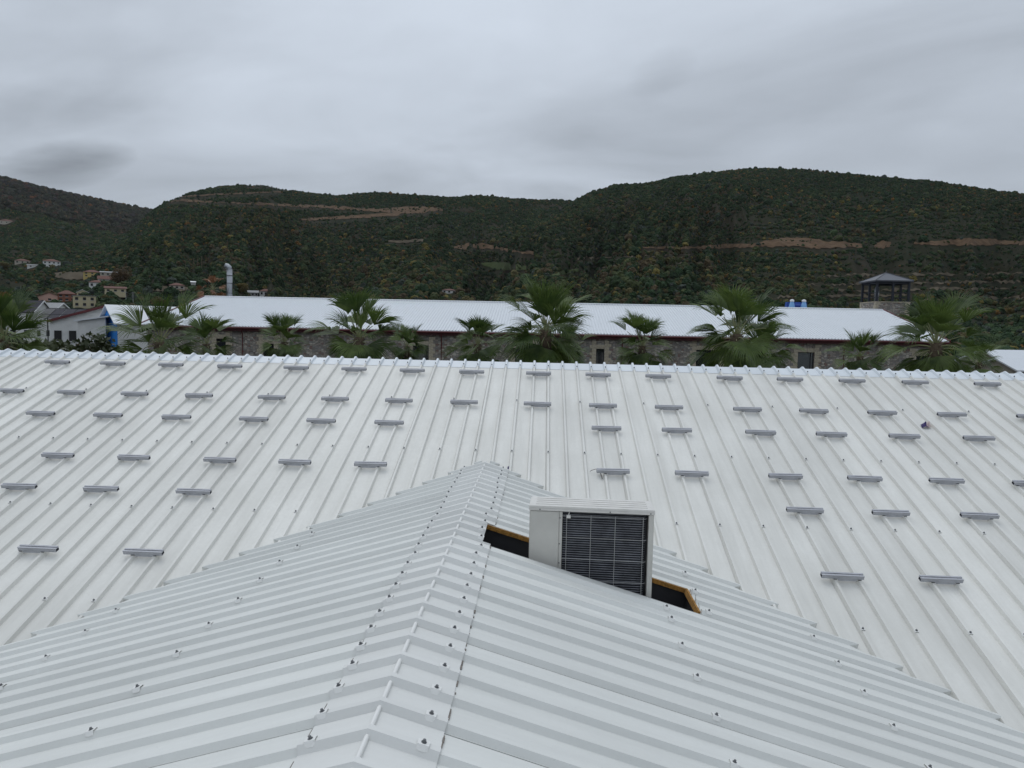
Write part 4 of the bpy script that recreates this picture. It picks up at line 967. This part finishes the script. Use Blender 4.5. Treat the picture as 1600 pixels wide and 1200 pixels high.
def house(name, label, c, z0, wx, wy, he, hr, wallm, roofm, yaw=0.0, roof='gx', over=0.35, wins_=3, storeys=1, trim=None, sunk=2.0, chimney=False, cat='house', door=False):
    """c: centre; gx ridge along local x, gy ridge along local y, hip, mono (rising to +x)"""
    t = thing(name, label, cat, (c[0], c[1], z0), yaw); SPOTS.append((c[0], c[1], max(wx, wy)*0.62+1.0))
    X, Y = wx/2, wy/2; mb = MB()
    if roof == 'gy':
        vs = []
        for y in (-Y, Y): vs += [(-X, y, -sunk), (X, y, -sunk), (X, y, he), (0, y, he+hr), (-X, y, he)]
        mb.add(vs, [(0, 1, 2, 3, 4), (9, 8, 7, 6, 5), (0, 5, 6, 1), (1, 6, 7, 2), (4, 9, 5, 0), (2, 7, 8, 3), (3, 8, 9, 4)])
    elif roof == 'gx':
        vs = []
        for x in (-X, X): vs += [(x, -Y, -sunk), (x, Y, -sunk), (x, Y, he), (x, 0, he+hr), (x, -Y, he)]
        mb.add(vs, [(4, 3, 2, 1, 0), (5, 6, 7, 8, 9), (0, 1, 6, 5), (1, 2, 7, 6), (0, 5, 9, 4), (2, 3, 8, 7), (3, 4, 9, 8)])
    elif roof == 'mono':
        mb.add([(-X, -Y, -sunk), (X, -Y, -sunk), (X, Y, -sunk), (-X, Y, -sunk), (-X, -Y, he), (X, -Y, he+hr), (X, Y, he+hr), (-X, Y, he)], [(0, 3, 2, 1), (4, 5, 6, 7), (0, 1, 5, 4), (1, 2, 6, 5), (2, 3, 7, 6), (3, 0, 4, 7)])
    else: mb.box((0, 0, (he-sunk)/2), (wx, wy, he+sunk))
    wl = obj('wall', mb.mesh('wall', wallm), t)
    mb = MB(); th = 0.14; o = over
    if roof in ('gx', 'gy'):
        a, b = (X, Y) if roof == 'gx' else (Y, X)
        for s in (-1, 1):
            k = hr/b; p = [(-a-o, 0, he+hr), (a+o, 0, he+hr), (a+o, s*(b+o), he-k*o), (-a-o, s*(b+o), he-k*o)]
            if roof == 'gy': p = [(q[1], q[0], q[2]) for q in p]
            q2 = [(q[0], q[1], q[2]+th+0.02) for q in p]; q1 = [(q[0], q[1], q[2]+0.02) for q in p]
            mb.add(q1+q2, [(0, 1, 2, 3), (7, 6, 5, 4), (0, 4, 5, 1), (1, 5, 6, 2), (2, 6, 7, 3), (3, 7, 4, 0)])
    elif roof == 'mono':
        mb.add([(-X-o, -Y-o, he+.02), (X+o, -Y-o, he+hr+.02), (X+o, Y+o, he+hr+.02), (-X-o, Y+o, he+.02), (-X-o, -Y-o, he+.02+th), (X+o, -Y-o, he+hr+.02+th), (X+o, Y+o, he+hr+.02+th), (-X-o, Y+o, he+.02+th)], [(0, 3, 2, 1), (4, 5, 6, 7), (0, 1, 5, 4), (1, 2, 6, 5), (2, 3, 7, 6), (3, 0, 4, 7)])
    elif roof == 'hip':
        rx = max(X-Y, 0.1) if X > Y else 0.1; ry = 0.0 if X > Y else Y-X
        E = [(-X-o, -Y-o), (X+o, -Y-o), (X+o, Y+o), (-X-o, Y+o)]
        mb.add([(x, y, he+.02) for x, y in E]+[(-rx, 0, he+hr), (rx, 0, he+hr)]+[(x, y, he-.12) for x, y in E], [(0, 1, 5, 4), (1, 2, 5), (2, 3, 4, 5), (3, 0, 4), (0, 6, 7, 1), (1, 7, 8, 2), (2, 8, 9, 3), (3, 9, 6, 0), (6, 9, 8, 7)])
    else: mb.box((0, 0, he+th/2+.02), (wx+2*o, wy+2*o, th))
    me = mb.mesh('roof', roofm); fix_normals(me); rf = obj('roof', me, t)
    if trim is not None:
        mb = MB()
        if roof == 'gy':
            for s in (-1, 1): mb.frame((s*(X+o)/2, -Y-o-.03, he+hr-(hr/X)*(X+o)/2+.05), (s*(X+o)/2, 0, -(hr/X)*(X+o)/2), (0, .03, 0), (0, 0, .16))
        elif roof == 'gx':
            for s in (-1, 1): mb.frame((X+o+.03, s*(Y+o)/2, he+hr-(hr/Y)*(Y+o)/2+.05), (0, s*(Y+o)/2, -(hr/Y)*(Y+o)/2), (.03, 0, 0), (0, 0, .16))
        if mb.v: obj('barge_board', mb.mesh('barge_board', trim), rf)
    if chimney: mb = MB(); mb.box((X*0.4, Y*.2, he+hr*.8), (.6, .6, 1.2)); obj('chimney', mb.mesh('chimney', wallm), rf)
    for st in range(storeys):
        for k in range(wins_):
            x = -X + wx*(k+0.5)/wins_; z = he*(st+0.5)/storeys
            mb = MB(); mb.box((x, -Y-.02, z), (min(1.1, wx/wins_*.5), .1, min(1.3, he/storeys*.5))); wi = obj('window', mb.mesh('window', M_DKIN), t)
            mb = MB(); mb.box((x, -Y-.10, z-min(1.3, he/storeys*.5)/2-.05), (min(1.1, wx/wins_*.5)+.2, .14, .08)); obj('sill', mb.mesh('sill', M_WHITE), wi)
        for k in range(2):
            y = -Y + wy*(k+0.5)/2; z = he*(st+0.5)/storeys
            mb = MB(); mb.box((X+.02, y, z), (.1, 1.0, min(1.2, he/storeys*.5))); obj('window', mb.mesh('window', M_DKIN), t)
    return t
def pxh(name, label, u0, u1, vroof, veave, vbase, wallm, roofm, roof='hip', depth=0.8, r_hint=None, **kw):
    """house standing on the hillside: its base point is read on the slope, its size follows"""
    P = hit((u0+u1)/2, vbase) if r_hint is None else None
    if P is None: P = atY((u0+u1)/2, vbase, r_hint)
    k = P[1]/FPX*1.0
    wx = (u1-u0)*k; he = max((vbase-veave)*k, 1.8); hr = (veave-vroof)*k
    yaw = -math.atan2(P[0], P[1])
    return house(name, label, (P[0], P[1]+wx*depth*.4), P[2], wx, wx*depth, he, hr, wallm, roofm, yaw=yaw+kw.pop('turn', 0.0), roof=roof, **kw)
pxh('village_house', 'white two storey house with red hipped roof, highest on the left hillside', 64, 88, 404, 408, 417, M_SHW, M_ROOFRED, wins_=4, storeys=2)
pxh('village_house', 'pale low house with brown roof near the left edge, above the long white wall', 20, 41, 404, 407, 412, M_BEIGE, M_ROOFRED)
pxh('village_shed', 'long low white shed below the highest white house on the left hillside', 42, 61, 413.3, 414.3, 418, M_SHW, M_ROOFGR, roof='gx', wins_=2, cat='shed', depth=.4)
pxh('village_house', 'yellow house with red roof on the left hillside', 127, 152, 421, 425, 433, M_YEL, M_ROOFRED, storeys=2)
pxh('village_house', 'house with wide grey flat roof to the right of the yellow house', 153, 182, 424, 426, 431, M_BEIGE, M_ROOFGR, roof='gx', wins_=4)
pxh('village_house', 'small white house with red gable roof just below the yellow house', 150, 173, 431, 436, 443, M_SHW, M_ROOFRED, roof='gx')
pxh('village_house', 'white house with long pale red roof, lower left of the small gabled house', 136, 160, 437, 441, 449, M_SHW, M_ROOFRED)
pxh('village_house', 'low cream house with brown roof above the cream gabled building', 160, 190, 448, 451, 457, M_CREAM, M_ROOFRED, roof='gx')
pxh('village_house', 'pink house with broad gable and one dark window', 52, 88, 458, 465, 471, M_PINKW, M_ROOFRED, roof='gy', wins_=1)
pxh('village_house', 'rust red house with hipped tile roof beside the pink gabled house', 87, 112, 453, 459, 471, M_RUST, M_ROOFRED, wins_=3, storeys=2)
pxh('village_house', 'cream tall building with small white dormer gable, right of the rust red house', 110, 142, 459, 462, 480, M_CREAM, M_ROOFGR, roof='flat', wins_=3, storeys=2)
pxh('village_house', 'small gabled attic storey standing on the cream tall building', 118, 134, 453, 457, 463, M_CREAM, M_WHITE, roof='gy', wins_=2, sunk=0.4)
pxh('village_house', 'red roofed house just above the long white roof, right of the flue pipe', 404, 422, 451, 455, 462, M_SHW, M_ROOFRED)
pxh('village_house', 'grey low house left of the red roofed house, above the long white roof', 385, 401, 454, 457, 463, M_ROOFGR, M_ROOFGR, roof='gx')
pxh('village_house', 'small white house with brown roof on the dark slope above the long roof, mid picture', 690, 712, 451, 453.5, 458.5, M_SHW, M_ROOFRED)
pxh('village_shed', 'small white shed between trees left of the dead palm', 297, 308, 442.5, 444, 447, M_SHW, M_WHITE, roof='gx', cat='shed', wins_=0)
pxh('village_house', 'brown roofed house among trees, left of the bare poplars', 262, 284, 442, 446, 452, M_BEIGE, M_ROOFRED)
pxh('village_house', 'ruined orange roofed house at the very left edge, high on the slope', -4, 16, 342, 345, 350, M_BEIGE, M_ROOFRED)

# yard buildings at the left end of the stone building
def gb(name, label, u, vr, ve, Y, wx, wy, wallm, roofm, yaw, roof, **kw):
    P = atY(u, vr, Y); ze = atY(u, ve, Y)[2]
    return house(name, label, (P[0], P[1]), 0.0, wx, wy, ze, P[2]-ze, wallm, roofm, yaw=yaw, roof=roof, sunk=0.05, **kw)
gb('white_house', 'white house with charcoal tiled gable roof at the left edge behind palms', 45, 470.5, 487, 150, 5.6, 6.2, M_SHW, M_ROOFDK, 0.06, 'gx', trim=M_WHITE, wins_=2)
gb('white_house', 'smaller house with grey roof and white gable, right of the charcoal roofed house', 82, 474, 483, 160, 4.2, 5.0, M_SHW, M_ROOFGR, 0.06, 'gx', trim=M_WHITE, wins_=2)
gb('white_shed', 'white workshop with dark openings and red edged gable, left of the blue gable', 170, 479, 503, 96, 12.5, 10.0, M_SHW, M_FARROOF, 0.52, 'gy', trim=M_RED, wins_=8, storeys=2, cat='shed')
gb('lean_to', 'low white lean-to with pale sheet roof in front of the white workshop', 145, 495, 503, 84, 2.8, 2.4, M_SHW, M_FARROOF, 0.45, 'mono', wins_=2, cat='shed')
bs = gb('blue_shed', 'shed with bright blue gable wall and white corrugated roof beside the palm', 232, 480, 504, 88, 8.6, 6.0, M_SHW, M_FARROOF, 0.80, 'gx', wins_=0, cat='shed', over=0.5)
mb = MB(); Pr = atY(232, 480, 88); ze_ = atY(232, 504, 88)[2]
mb.add([(-4.32, -3.0, 0), (-4.32, 3.0, 0), (-4.32, 3.0, ze_), (-4.32, 0, Pr[2]), (-4.32, -3.0, ze_), (-4.38, -3.0, 0), (-4.38, 3.0, 0), (-4.38, 3.0, ze_), (-4.38, 0, Pr[2]-.03), (-4.38, -3.0, ze_)], [(0, 1, 2, 3, 4), (9, 8, 7, 6, 5), (0, 5, 6, 1), (1, 6, 7, 2), (4, 9, 5, 0), (2, 7, 8, 3), (3, 8, 9, 4)])
obj('gable_wall', mb.mesh('gable_wall', M_BLUEW), bs)['label'] = 'bright blue gable wall'
# open shed with a dark bare roof frame
P = atY(104, 484, 112); t = thing('open_shed', 'open sided shed with dark burnt looking roof left of the white workshop', 'shed', (P[0], P[1], 0), 0.25); SPOTS.append((P[0], P[1], 5))
rz_ = P[2]; ez_ = atY(80, 503, 112)[2]
mb = MB()
for k in range(7):
    x = -3.6+k*1.2; mb.frame((x, 0, (rz_+ez_)/2+.1), (0.06, 0, 0), (0, 2.6, (rz_-ez_)/2), (0, 0, .08))
for y, z in ((-2.6, ez_), (0, (rz_+ez_)/2), (2.6, rz_)): mb.box((0, y, z+.2), (7.6, .1, .1))
obj('roof_frame', mb.mesh('roof_frame', M_STEELDK), t)
for k in range(5):
    mb = MB(); mb.frame((-3.0+k*1.5, 0.4, (rz_+ez_)/2+.34), (0.70, 0, 0), (0, 2.0, (rz_-ez_)/2*.77), (0, 0, .02)); obj('roof_sheet', mb.mesh('roof_sheet', M_ROOFDK if k % 4 else M_STEELDK), t)
for k in range(6):
    for y, z in ((-2.5, ez_), (2.5, rz_)): mb = MB(); mb.box((-3.6+k*1.44, y, z/2), (.14, .14, z)); obj('post', mb.mesh('post', M_SHW if y < 0 else M_STEELDK), t)
mb = MB(); mb.box((0, -2.6, ez_+.05), (7.8, .2, .16)); obj('eave_beam', mb.mesh('eave_beam', M_WHITE), t)
# white roofed buildings at the right edge
gb('white_roof_house', 'beige house with white gable roof behind the rightmost palm', 1570, 549, 566, 78, 6.0, 5.4, M_BEIGE, M_FARROOF, 0.35, 'gx', trim=M_RED, wins_=0)
gb('white_roof_house', 'low white roofed annex in front of the beige house at the right edge', 1600, 562, 577, 70, 5.6, 4.6, M_BEIGE, M_FARROOF, 0.2, 'gx', trim=M_RED, wins_=0)

# ------------------------------------------------------------------ palms
def leaf_mat(name, c1, c2, vs=3.0, trans=0.25):
    m = bpy.data.materials.new(name); m.use_nodes = True; t = m.node_tree; b = t.nodes['Principled BSDF']; o = t.nodes['Material Output']
    tcn = t.nodes.new('ShaderNodeTexCoord'); z = t.nodes.new('ShaderNodeTexNoise'); z.inputs['Scale'].default_value = vs; z.inputs['Detail'].default_value = 3; t.links.new(tcn.outputs['Object'], z.inputs['Vector'])
    oi = t.nodes.new('ShaderNodeObjectInfo'); ad = t.nodes.new('ShaderNodeMath'); ad.operation = 'ADD'; t.links.new(z.outputs[0], ad.inputs[0])
    ms = t.nodes.new('ShaderNodeMath'); ms.operation = 'MULTIPLY_ADD'; ms.inputs[1].default_value = 0.5; ms.inputs[2].default_value = -0.25; t.links.new(oi.outputs['Random'], ms.inputs[0]); t.links.new(ms.outputs[0], ad.inputs[1])
    cr = t.nodes.new('ShaderNodeValToRGB'); cr.color_ramp.elements[0].position = 0.2; cr.color_ramp.elements[1].position = 0.8; cr.color_ramp.elements[0].color = (*c1, 1); cr.color_ramp.elements[1].color = (*c2, 1)
    t.links.new(ad.outputs[0], cr.inputs[0]); t.links.new(cr.outputs[0], b.inputs['Base Color']); b.inputs['Roughness'].default_value = 0.5; b.inputs['Specular IOR Level'].default_value = 0.35
    tr = t.nodes.new('ShaderNodeBsdfTranslucent'); t.links.new(cr.outputs[0], tr.inputs['Color']); mx_ = t.nodes.new('ShaderNodeMixShader'); mx_.inputs[0].default_value = trans
    t.links.new(b.outputs[0], mx_.inputs[1]); t.links.new(tr.outputs[0], mx_.inputs[2]); t.links.new(mx_.outputs[0], o.inputs['Surface']); return m
M_PALM = leaf_mat('palm_leaf', (0.036, 0.066, 0.014), (0.125, 0.178, 0.045), trans=0.3); M_PETI = mat('palm_petiole', (0.20, 0.21, 0.10), 0.6, var=0.2)
M_DEADP = leaf_mat('dead_palm_leaf', (0.16, 0.065, 0.025), (0.32, 0.16, 0.08), trans=0.1); M_TRUNK = mat('palm_trunk', (0.10, 0.075, 0.05), 0.95, var=0.3, vscale=8, bump=0.8, bscale=14)
M_SKIRT = leaf_mat('dry_palm_skirt', (0.13, 0.085, 0.045), (0.22, 0.15, 0.085), trans=0.1)
def frond_mesh(elev, seed, leafm, droop=1.0, pet=1.15, fan=1.05, nseg=26, spread=2.2, fold_=0.45):
    """fan leaf on its stalk, growing from the origin towards +x at the given elevation"""
    r = random.Random(seed); mb = MB(); g = np.array([0, 0, -1.0])
    d = np.array([math.cos(elev), 0, math.sin(elev)]); p = np.zeros(3); pts = [p.copy()]
    for k in range(6):
        d = d+g*0.035*droop*(k+1)*max(0.15, math.cos(elev)); d /= np.linalg.norm(d); p = p+d*pet/6; pts.append(p.copy())
    mb.tube(pts, [0.030, 0.024, 0.02, 0.018, 0.016, 0.015, 0.014], 5, 1)
    side = np.array([0, 1.0, 0]); nrm = np.cross(d, side); nrm = nrm if nrm[2] > 0 or elev > 1.2 else -nrm
    roll = r.uniform(-0.5, 0.5); side = side*math.cos(roll)+nrm*math.sin(roll); nrm = np.cross(d, side)
    wseg = spread/nseg
    for k in range(nseg):
        a = (k-(nseg-1)/2)*wseg + r.uniform(-.02, .02); ln = fan*(0.80+0.20*math.cos(a*0.75))*r.uniform(0.92, 1.05)
        dd = d*math.cos(a)+side*math.sin(a); cosf = dd
        ss = -d*math.sin(a)+side*math.cos(a)
        q = pts[-1].copy() + d*0.10*math.cos(a*.5); dirv = dd + nrm*fold_*abs(math.sin(a))
        split = 0.56; n = 7; rows = []
        dl = dirv/np.linalg.norm(dirv); extra = r.uniform(0.7, 1.6)
        for i in range(n+1):
            t = i/n; wd_ = math.tan(wseg/2)*fan*1.05*(t if t < split else split*(1-((t-split)/(1-split))**0.8))*1.04 + 0.003
            if t >= 0.99: wd_ = 0.0015
            fold = 0.35*wd_
            rows.append((q-ss*wd_, q+nrm*fold*(1 if k % 2 else .6), q+ss*wd_)); 
            dg = droop*(0.03 if t < split else 0.24*extra)
            dl = dl+g*dg; dl /= np.linalg.norm(dl); q = q+dl*ln/n
        vs = [v for rw in rows for v in rw]
        mb.add(vs, [(i*3+j, i*3+j+1, i*3+j+4, i*3+j+3) for i in range(n) for j in (0, 1)], 0)
    return mb.mesh('frond', [leafm, M_PETI])
ELEV = [1.45, 1.3, 1.1, 0.86, 0.58, 0.25, -0.15, -0.6]
FR = [[frond_mesh(e, 10*i+k, M_PALM, 0.6+0.08*i, (0.7, 0.95, 1.15, 1.2, 1.15, 1.1, 0.95, 0.8)[i]*(1.0, 0.7, 0.42)[k], (1.0, 1.15, 1.15, 1.2, 1.2, 1.15, 1.1, 1.0)[i], (12, 20, 26, 28, 28, 28, 26, 24)[i], (0.55, 1.1, 1.8, 2.2, 2.4, 2.4, 2.2, 2.0)[i]) for k in range(3)] for i, e in enumerate(ELEV)]
FRD = [frond_mesh(e, 300+i, M_DEADP, 1.6, 0.9, 0.9, 16, 1.6) for i, e in enumerate((1.35, 1.1, 0.8, 0.45, 0.1, -.4))]
def palm(label, u, v, Y, scale, nfr, seed, group='fan palms between the two buildings', dead=False):
    r = random.Random(seed); P = atY(u, v, Y)
    t = thing('fan_palm', label, 'palm tree', (P[0], P[1], 0.0), r.uniform(0, 6.28), group); SPOTS.append((P[0], P[1], 1.0))
    zc_ = P[2]; mb = MB(); pts, rad = [], []
    for k in range(13):
        s = k/12; pts.append((0.10*math.sin(s*2+seed), 0.10*math.cos(s*1.7+seed)-0.05, zc_*s)); rad.append((0.25-0.06*s)*scale*(1+.05*math.sin(k*2.3)))
    top = np.array(pts[-1]); mb.tube(pts, rad, 12, 0)
    for k in range(60):                                           # old leaf bases
        a = k*2.4; z = zc_-0.05-k*0.028*scale; rr = 0.20*scale
        mb.frame(np.array([top[0]+math.cos(a)*rr, top[1]+math.sin(a)*rr, z]), np.array([math.cos(a), math.sin(a), 1.2])*0.045*scale, np.array([-math.sin(a), math.cos(a), 0])*0.04*scale, np.array([math.cos(a), math.sin(a), -.8])*.012)
    obj('trunk', mb.mesh('trunk', M_TRUNK if not dead else M_SKIRT), t)
    nfr = int(nfr*1.5)
    for k in range(nfr):
        s = (k+0.5)/nfr
        if dead: me = FRD[min(5, int(s**0.9*6))]
        else: me = FR[min(7, int((s**0.80)*8))][r.randrange(3)]
        f = obj('frond', me, t, (top[0], top[1], top[2]-0.30*s*scale), k*2.39996+r.uniform(-.25, .25)); sc = scale*r.uniform(.85, 1.12)*(0.9 if s < 0.15 else 1.0); f.scale = (sc, sc, sc)
        f.rotation_euler = (r.uniform(-.12, .12), r.uniform(-.12, .12), f.rotation_euler[2])
    if not dead:
        for k in range(5):
            f = obj('dry_frond', FRDRY[k % 3], t, (top[0], top[1], top[2]-0.45*scale-.04*k), k*1.26+r.uniform(-.3, .3)); f.scale = (scale*.8,)*3
    return t
FRDRY = [frond_mesh(-1.25, 400+k, M_SKIRT, 1.5, 0.55, 0.7, 14, 1.3) for k in range(3)]
palm('biggest fan palm, standing in front of the middle of the long white roof', 848, 515, 29.0, 1.14, 30, 1)
palm('large fan palm with yellow green upright frond, left of the middle of the long roof', 566, 527, 30.0, 0.98, 26, 2)
palm('large fan palm with dense drooping crown, right of the middle of the long roof', 1148, 522, 28.0, 1.05, 30, 3)
palm('large fan palm in front of the right end of the stone building below the tower', 1464, 536, 27.0, 1.0, 28, 4)
palm('large fan palm by the blue shed, at the left end of the stone building', 252, 534, 28.0, 1.02, 26, 5)
palm('large fan palm cut by the left edge of the picture', 8, 530, 28.0, 1.0, 24, 6)
palm('small fan palm left of the large yellow green palm, against the stone wall', 441, 534, 44.0, 0.92, 20, 7)
palm('small fan palm touching the right side of the large yellow green palm', 633, 541, 46.0, 0.82, 20, 8)
palm('small fan palm just left of the biggest palm', 743, 537, 42.0, 1.0, 22, 9)
palm('small fan palm hiding behind the lower right of the biggest palm', 884, 548, 44.0, 0.9, 18, 10)
palm('small fan palm standing free between the narrow window and the right hand wall', 1005, 540, 44.0, 1.04, 24, 11)
palm('small fan palm touching the right side of the dense drooping palm', 1192, 546, 38.0, 1.0, 22, 12)
palm('small fan palm right of the wide window, next to a red downpipe', 1342, 556, 44.0, 0.92, 20, 13)
palm('small fan palm right of the blue shed, at the corner of the stone wall', 322, 537, 42.0, 0.95, 18, 14)
palm('small fan palm in front of the white annex at the right edge', 1532, 566, 34.0, 0.55, 14, 15)
palm('dead palm with brown curled fronds behind the left end of the white roof', 332, 453, 96.0, 1.25, 22, 16, group=None, dead=True)

# ------------------------------------------------------------------ leafy trees
M_LEAFG = leaf_mat('tree_leaf_green', (0.022, 0.032, 0.012), (0.060, 0.072, 0.028), 1.2, .2); M_LEAFB = leaf_mat('tree_leaf_brown', (0.065, 0.040, 0.018), (0.13, 0.082, 0.035), 1.2, .2)
M_LEAFY = leaf_mat('tree_leaf_yellow', (0.09, 0.075, 0.02), (0.17, 0.13, 0.035), 1.2, .2); M_BARK = mat('bark', (0.06, 0.048, 0.036), 0.95, var=.3, vscale=6)
def crown_mesh(seed, n, m, lobes=11, leaf=0.026):
    """crown of many leaf clumps inside a unit-size lumpy volume (about 1 across, base at z=0)"""
    r = np.random.default_rng(seed); c = r.normal(0, 1, (lobes, 3)); c /= np.linalg.norm(c, axis=1)[:, None]; c = c*r.uniform(.15, .34, (lobes, 1)); c[:, 2] = c[:, 2]*.8+.45
    rad = r.uniform(.14, .25, lobes); k = r.integers(0, lobes, n); d = r.normal(0, 1, (n, 3)); d /= np.linalg.norm(d, axis=1)[:, None]
    p = c[k]+d*(rad[k]*r.uniform(.55, 1.08, n)**.7)[:, None]
    a = r.normal(0, 1, (n, 3)); a /= np.linalg.norm(a, axis=1)[:, None]; b = np.cross(a, r.normal(0, 1, (n, 3))); b /= np.linalg.norm(b, axis=1)[:, None]
    s = (leaf*r.uniform(.6, 1.3, n))[:, None]
    v = np.stack([p-a*s, p+b*s*.6, p+a*s, p-b*s*.6], 1).reshape(-1, 3)
    me = bpy.data.meshes.new('crown'); me.from_pydata(v.tolist(), [], [(4*i, 4*i+1, 4*i+2, 4*i+3) for i in range(n)]); me.materials.append(m); return me
CR = {'g': [crown_mesh(k, 6500, M_LEAFG) for k in range(3)], 'b': [crown_mesh(10+k, 4500, M_LEAFB) for k in range(2)], 'y': [crown_mesh(20+k, 4500, M_LEAFY) for k in range(2)]}
def trunk_mesh(seed):
    r = random.Random(seed); mb = MB(); mb.tube([(0, 0, -.1), (.01, .01, .2), (0, .02, .45)], [.045, .035, .022], 8)
    for k in range(6):
        a = k*1.05+r.uniform(-.3, .3); z = r.uniform(.18, .4); mb.tube([(0, 0.01, z), (math.cos(a)*.14, math.sin(a)*.14, z+.16), (math.cos(a)*.24, math.sin(a)*.24, z+.34)], [.018, .012, .005], 5)
    return mb.mesh('trunk', M_BARK)
TRK = [trunk_mesh(k) for k in range(3)]
def tree(label, P, hgt, wid, kind, seed, name='leafy_tree', group=None):
    r = random.Random(seed); t = thing(name, label, 'tree', tuple(P), r.uniform(0, 6.28), group); SPOTS.append((P[0], P[1], wid*.3))
    a = obj('trunk', r.choice(TRK), t); a.scale = (wid, wid, hgt*.9)
    b = obj('crown', r.choice(CR[kind]), t); b.scale = (wid*1.25, wid*1.25, hgt*1.0); return t
def ytree(label, u, vtop, Y, wid, kind, seed):
    P = atY(u, vtop, Y); return tree(label, (P[0], P[1], 0), P[2]*1.1, wid*1.5, kind, seed)
ytree('dark green bushy tree filling the gap right of the left edge palm', 62, 506, 44, 4.2, 'g', 1)
ytree('brownish tree in front of the white workshop, left of the lean-to', 92, 508, 48, 3.6, 'b', 2)
ytree('olive green tree below the lean-to, left of the blue shed', 128, 511, 46, 4.0, 'g', 3)
ytree('dark tree crown at the left edge, under the left edge palm fronds', 26, 512, 50, 4.4, 'g', 4)
ytree('small green tree below the blue gable', 158, 520, 50, 3.2, 'g', 5)
ytree('russet bush crown below the open shed', 72, 514, 40, 2.6, 'b', 25)
ytree('low dark tree at the foot of the left edge palm, left of the russet bush', 40, 522, 38, 3.4, 'g', 26)
def htree(label, u, vb, vt, kind, seed, wf=0.9, name='leafy_tree'):
    P = hit(u, vb); h_ = (vb-vt)*P[1]/FPX; return tree(label, P-np.array([0, 0, .3]), h_, h_*wf, kind, seed, name)
htree('tall russet brown tree right of the yellow house', 186, 446, 409, 'b', 6)
htree('broad yellow tree below the white houses, left of the cream house', 112, 452, 438, 'y', 7, 1.3)
htree('yellow green tree right of the low cream house', 168, 470, 456, 'y', 8, 1.2)
htree('yellow tree at the left edge on the hillside', 5, 422, 404, 'y', 9, 1.1)
htree('round yellow green tree right of the flue pipe, behind the roof', 378, 458, 435, 'y', 10, 1.0)
htree('brown tree left of the dead palm behind the roof', 250, 476, 460, 'b', 11, 1.3)
htree('dark round tree just left of the dead palm', 312, 462, 447, 'g', 12, 1.3)
htree('russet tree above the right end roof, beside the tower', 1505, 492, 476, 'b', 13, 1.6)
htree('yellow orange tree on the slope at the right edge', 1582, 490, 477, 'y', 14, 1.4)
htree('yellow tree on the slope above the tower roof, to its right', 1542, 458, 447, 'y', 15, 1.0)
# bare poplars
for i, (u, vb, vt, lab) in enumerate(((303, 425, 404, 'bare slender poplar, left one of the close group of three'), (309, 425, 402, 'bare slender poplar, middle one of the close group of three'), (315, 425, 401, 'bare slender poplar, right one of the close group of three'), (290, 424, 409, 'bare slender poplar standing alone left of the group of three'))):
    P = hit(u, vb); h_ = (vb-vt)*P[1]/FPX; r = random.Random(i); mb = MB(); mb.tube([(0, 0, -.5), (0, 0, h_)], [h_*.022, h_*.006], 6)
    t = thing('bare_poplar', lab, 'tree', tuple(P), group='bare poplars on the left slope'); SPOTS.append((P[0], P[1], 1.5)); obj('trunk', mb.mesh('trunk', M_ROOFGR if False else mat('poplar_bark', (0.13, 0.10, 0.07), .95)), t)
    mb = MB()
    for k in range(70):
        z = h_*r.uniform(.12, .95); a = r.uniform(0, 6.28); l = h_*.11*r.uniform(.5, 1); mb.tube([(0, 0, z), (math.cos(a)*l*.5, math.sin(a)*l*.5, z+l*.9), (math.cos(a)*l*.7, math.sin(a)*l*.7, z+l*1.7)], [h_*.004, h_*.003, h_*.0015], 3, 0, False)
    obj('branches', mb.mesh('branches', bpy.data.materials['poplar_bark']), t)
# utility poles
for (u, vb, vt, lab) in ((197, 474, 455, 'grey utility pole above the roof of the blue shed, left of the other pole'), (208, 474, 456, 'grey utility pole above the roof of the blue shed, right of the other pole')):
    P = hit(u, vb); h_ = (vb-vt)*P[1]/FPX; mb = MB(); mb.tube([(0, 0, -.5), (0, 0, h_)], [.16, .10], 8); t = thing('utility_pole', lab, 'pole', tuple(P)); obj('post', mb.mesh('post', M_ROOFGR), t)
    mb = MB(); mb.box((0, 0, h_-.4), (1.6, .12, .12)); obj('crossarm', mb.mesh('crossarm', M_ROOFGR), t)

# ------------------------------------------------------------------ scrub over the slopes, clear of the houses
keep = np.ones(len(BP), bool)
for (x, y, rad_) in SPOTS:
    dd = np.hypot(BP[:, 0]-x, BP[:, 1]-y)
    keep &= dd > rad_
    # nothing tall directly in front of a house
    dist = math.hypot(x, y)
    if dist > 180:
        fxx, fyy = x/dist, y/dist; along = (BP[:, 0]*fxx+BP[:, 1]*fyy); side_ = np.abs(BP[:, 0]*fyy-BP[:, 1]*fxx)
        keep &= ~((side_ < rad_*0.8) & (along < dist) & (along > dist-rad_-12))
BP, BS, BC, BR = BP[keep], BS[keep], BC[keep], BR[keep]
build_bushes(BP, BS, BC, 'scrub', 'dense dark scrub and small trees covering the hills')

# ------------------------------------------------------------------ thin damp air
m = bpy.data.materials.new('damp_air'); m.use_nodes = True; t = m.node_tree
for n in list(t.nodes):
    if n.type == 'BSDF_PRINCIPLED': t.nodes.remove(n)
pv = t.nodes.new('ShaderNodeVolumePrincipled'); pv.inputs['Color'].default_value = (0.86, 0.92, 1.0, 1); pv.inputs['Density'].default_value = 0.000022; pv.inputs['Anisotropy'].default_value = 0.0
t.links.new(pv.outputs[0], t.nodes['Material Output'].inputs['Volume'])
mb = MB(); mb.box((0, 0, 240.0), (12400, 12400, 484.0)); tag(obj('haze', mb.mesh('haze', m)), 'thin grey haze in the air', kind='stuff')
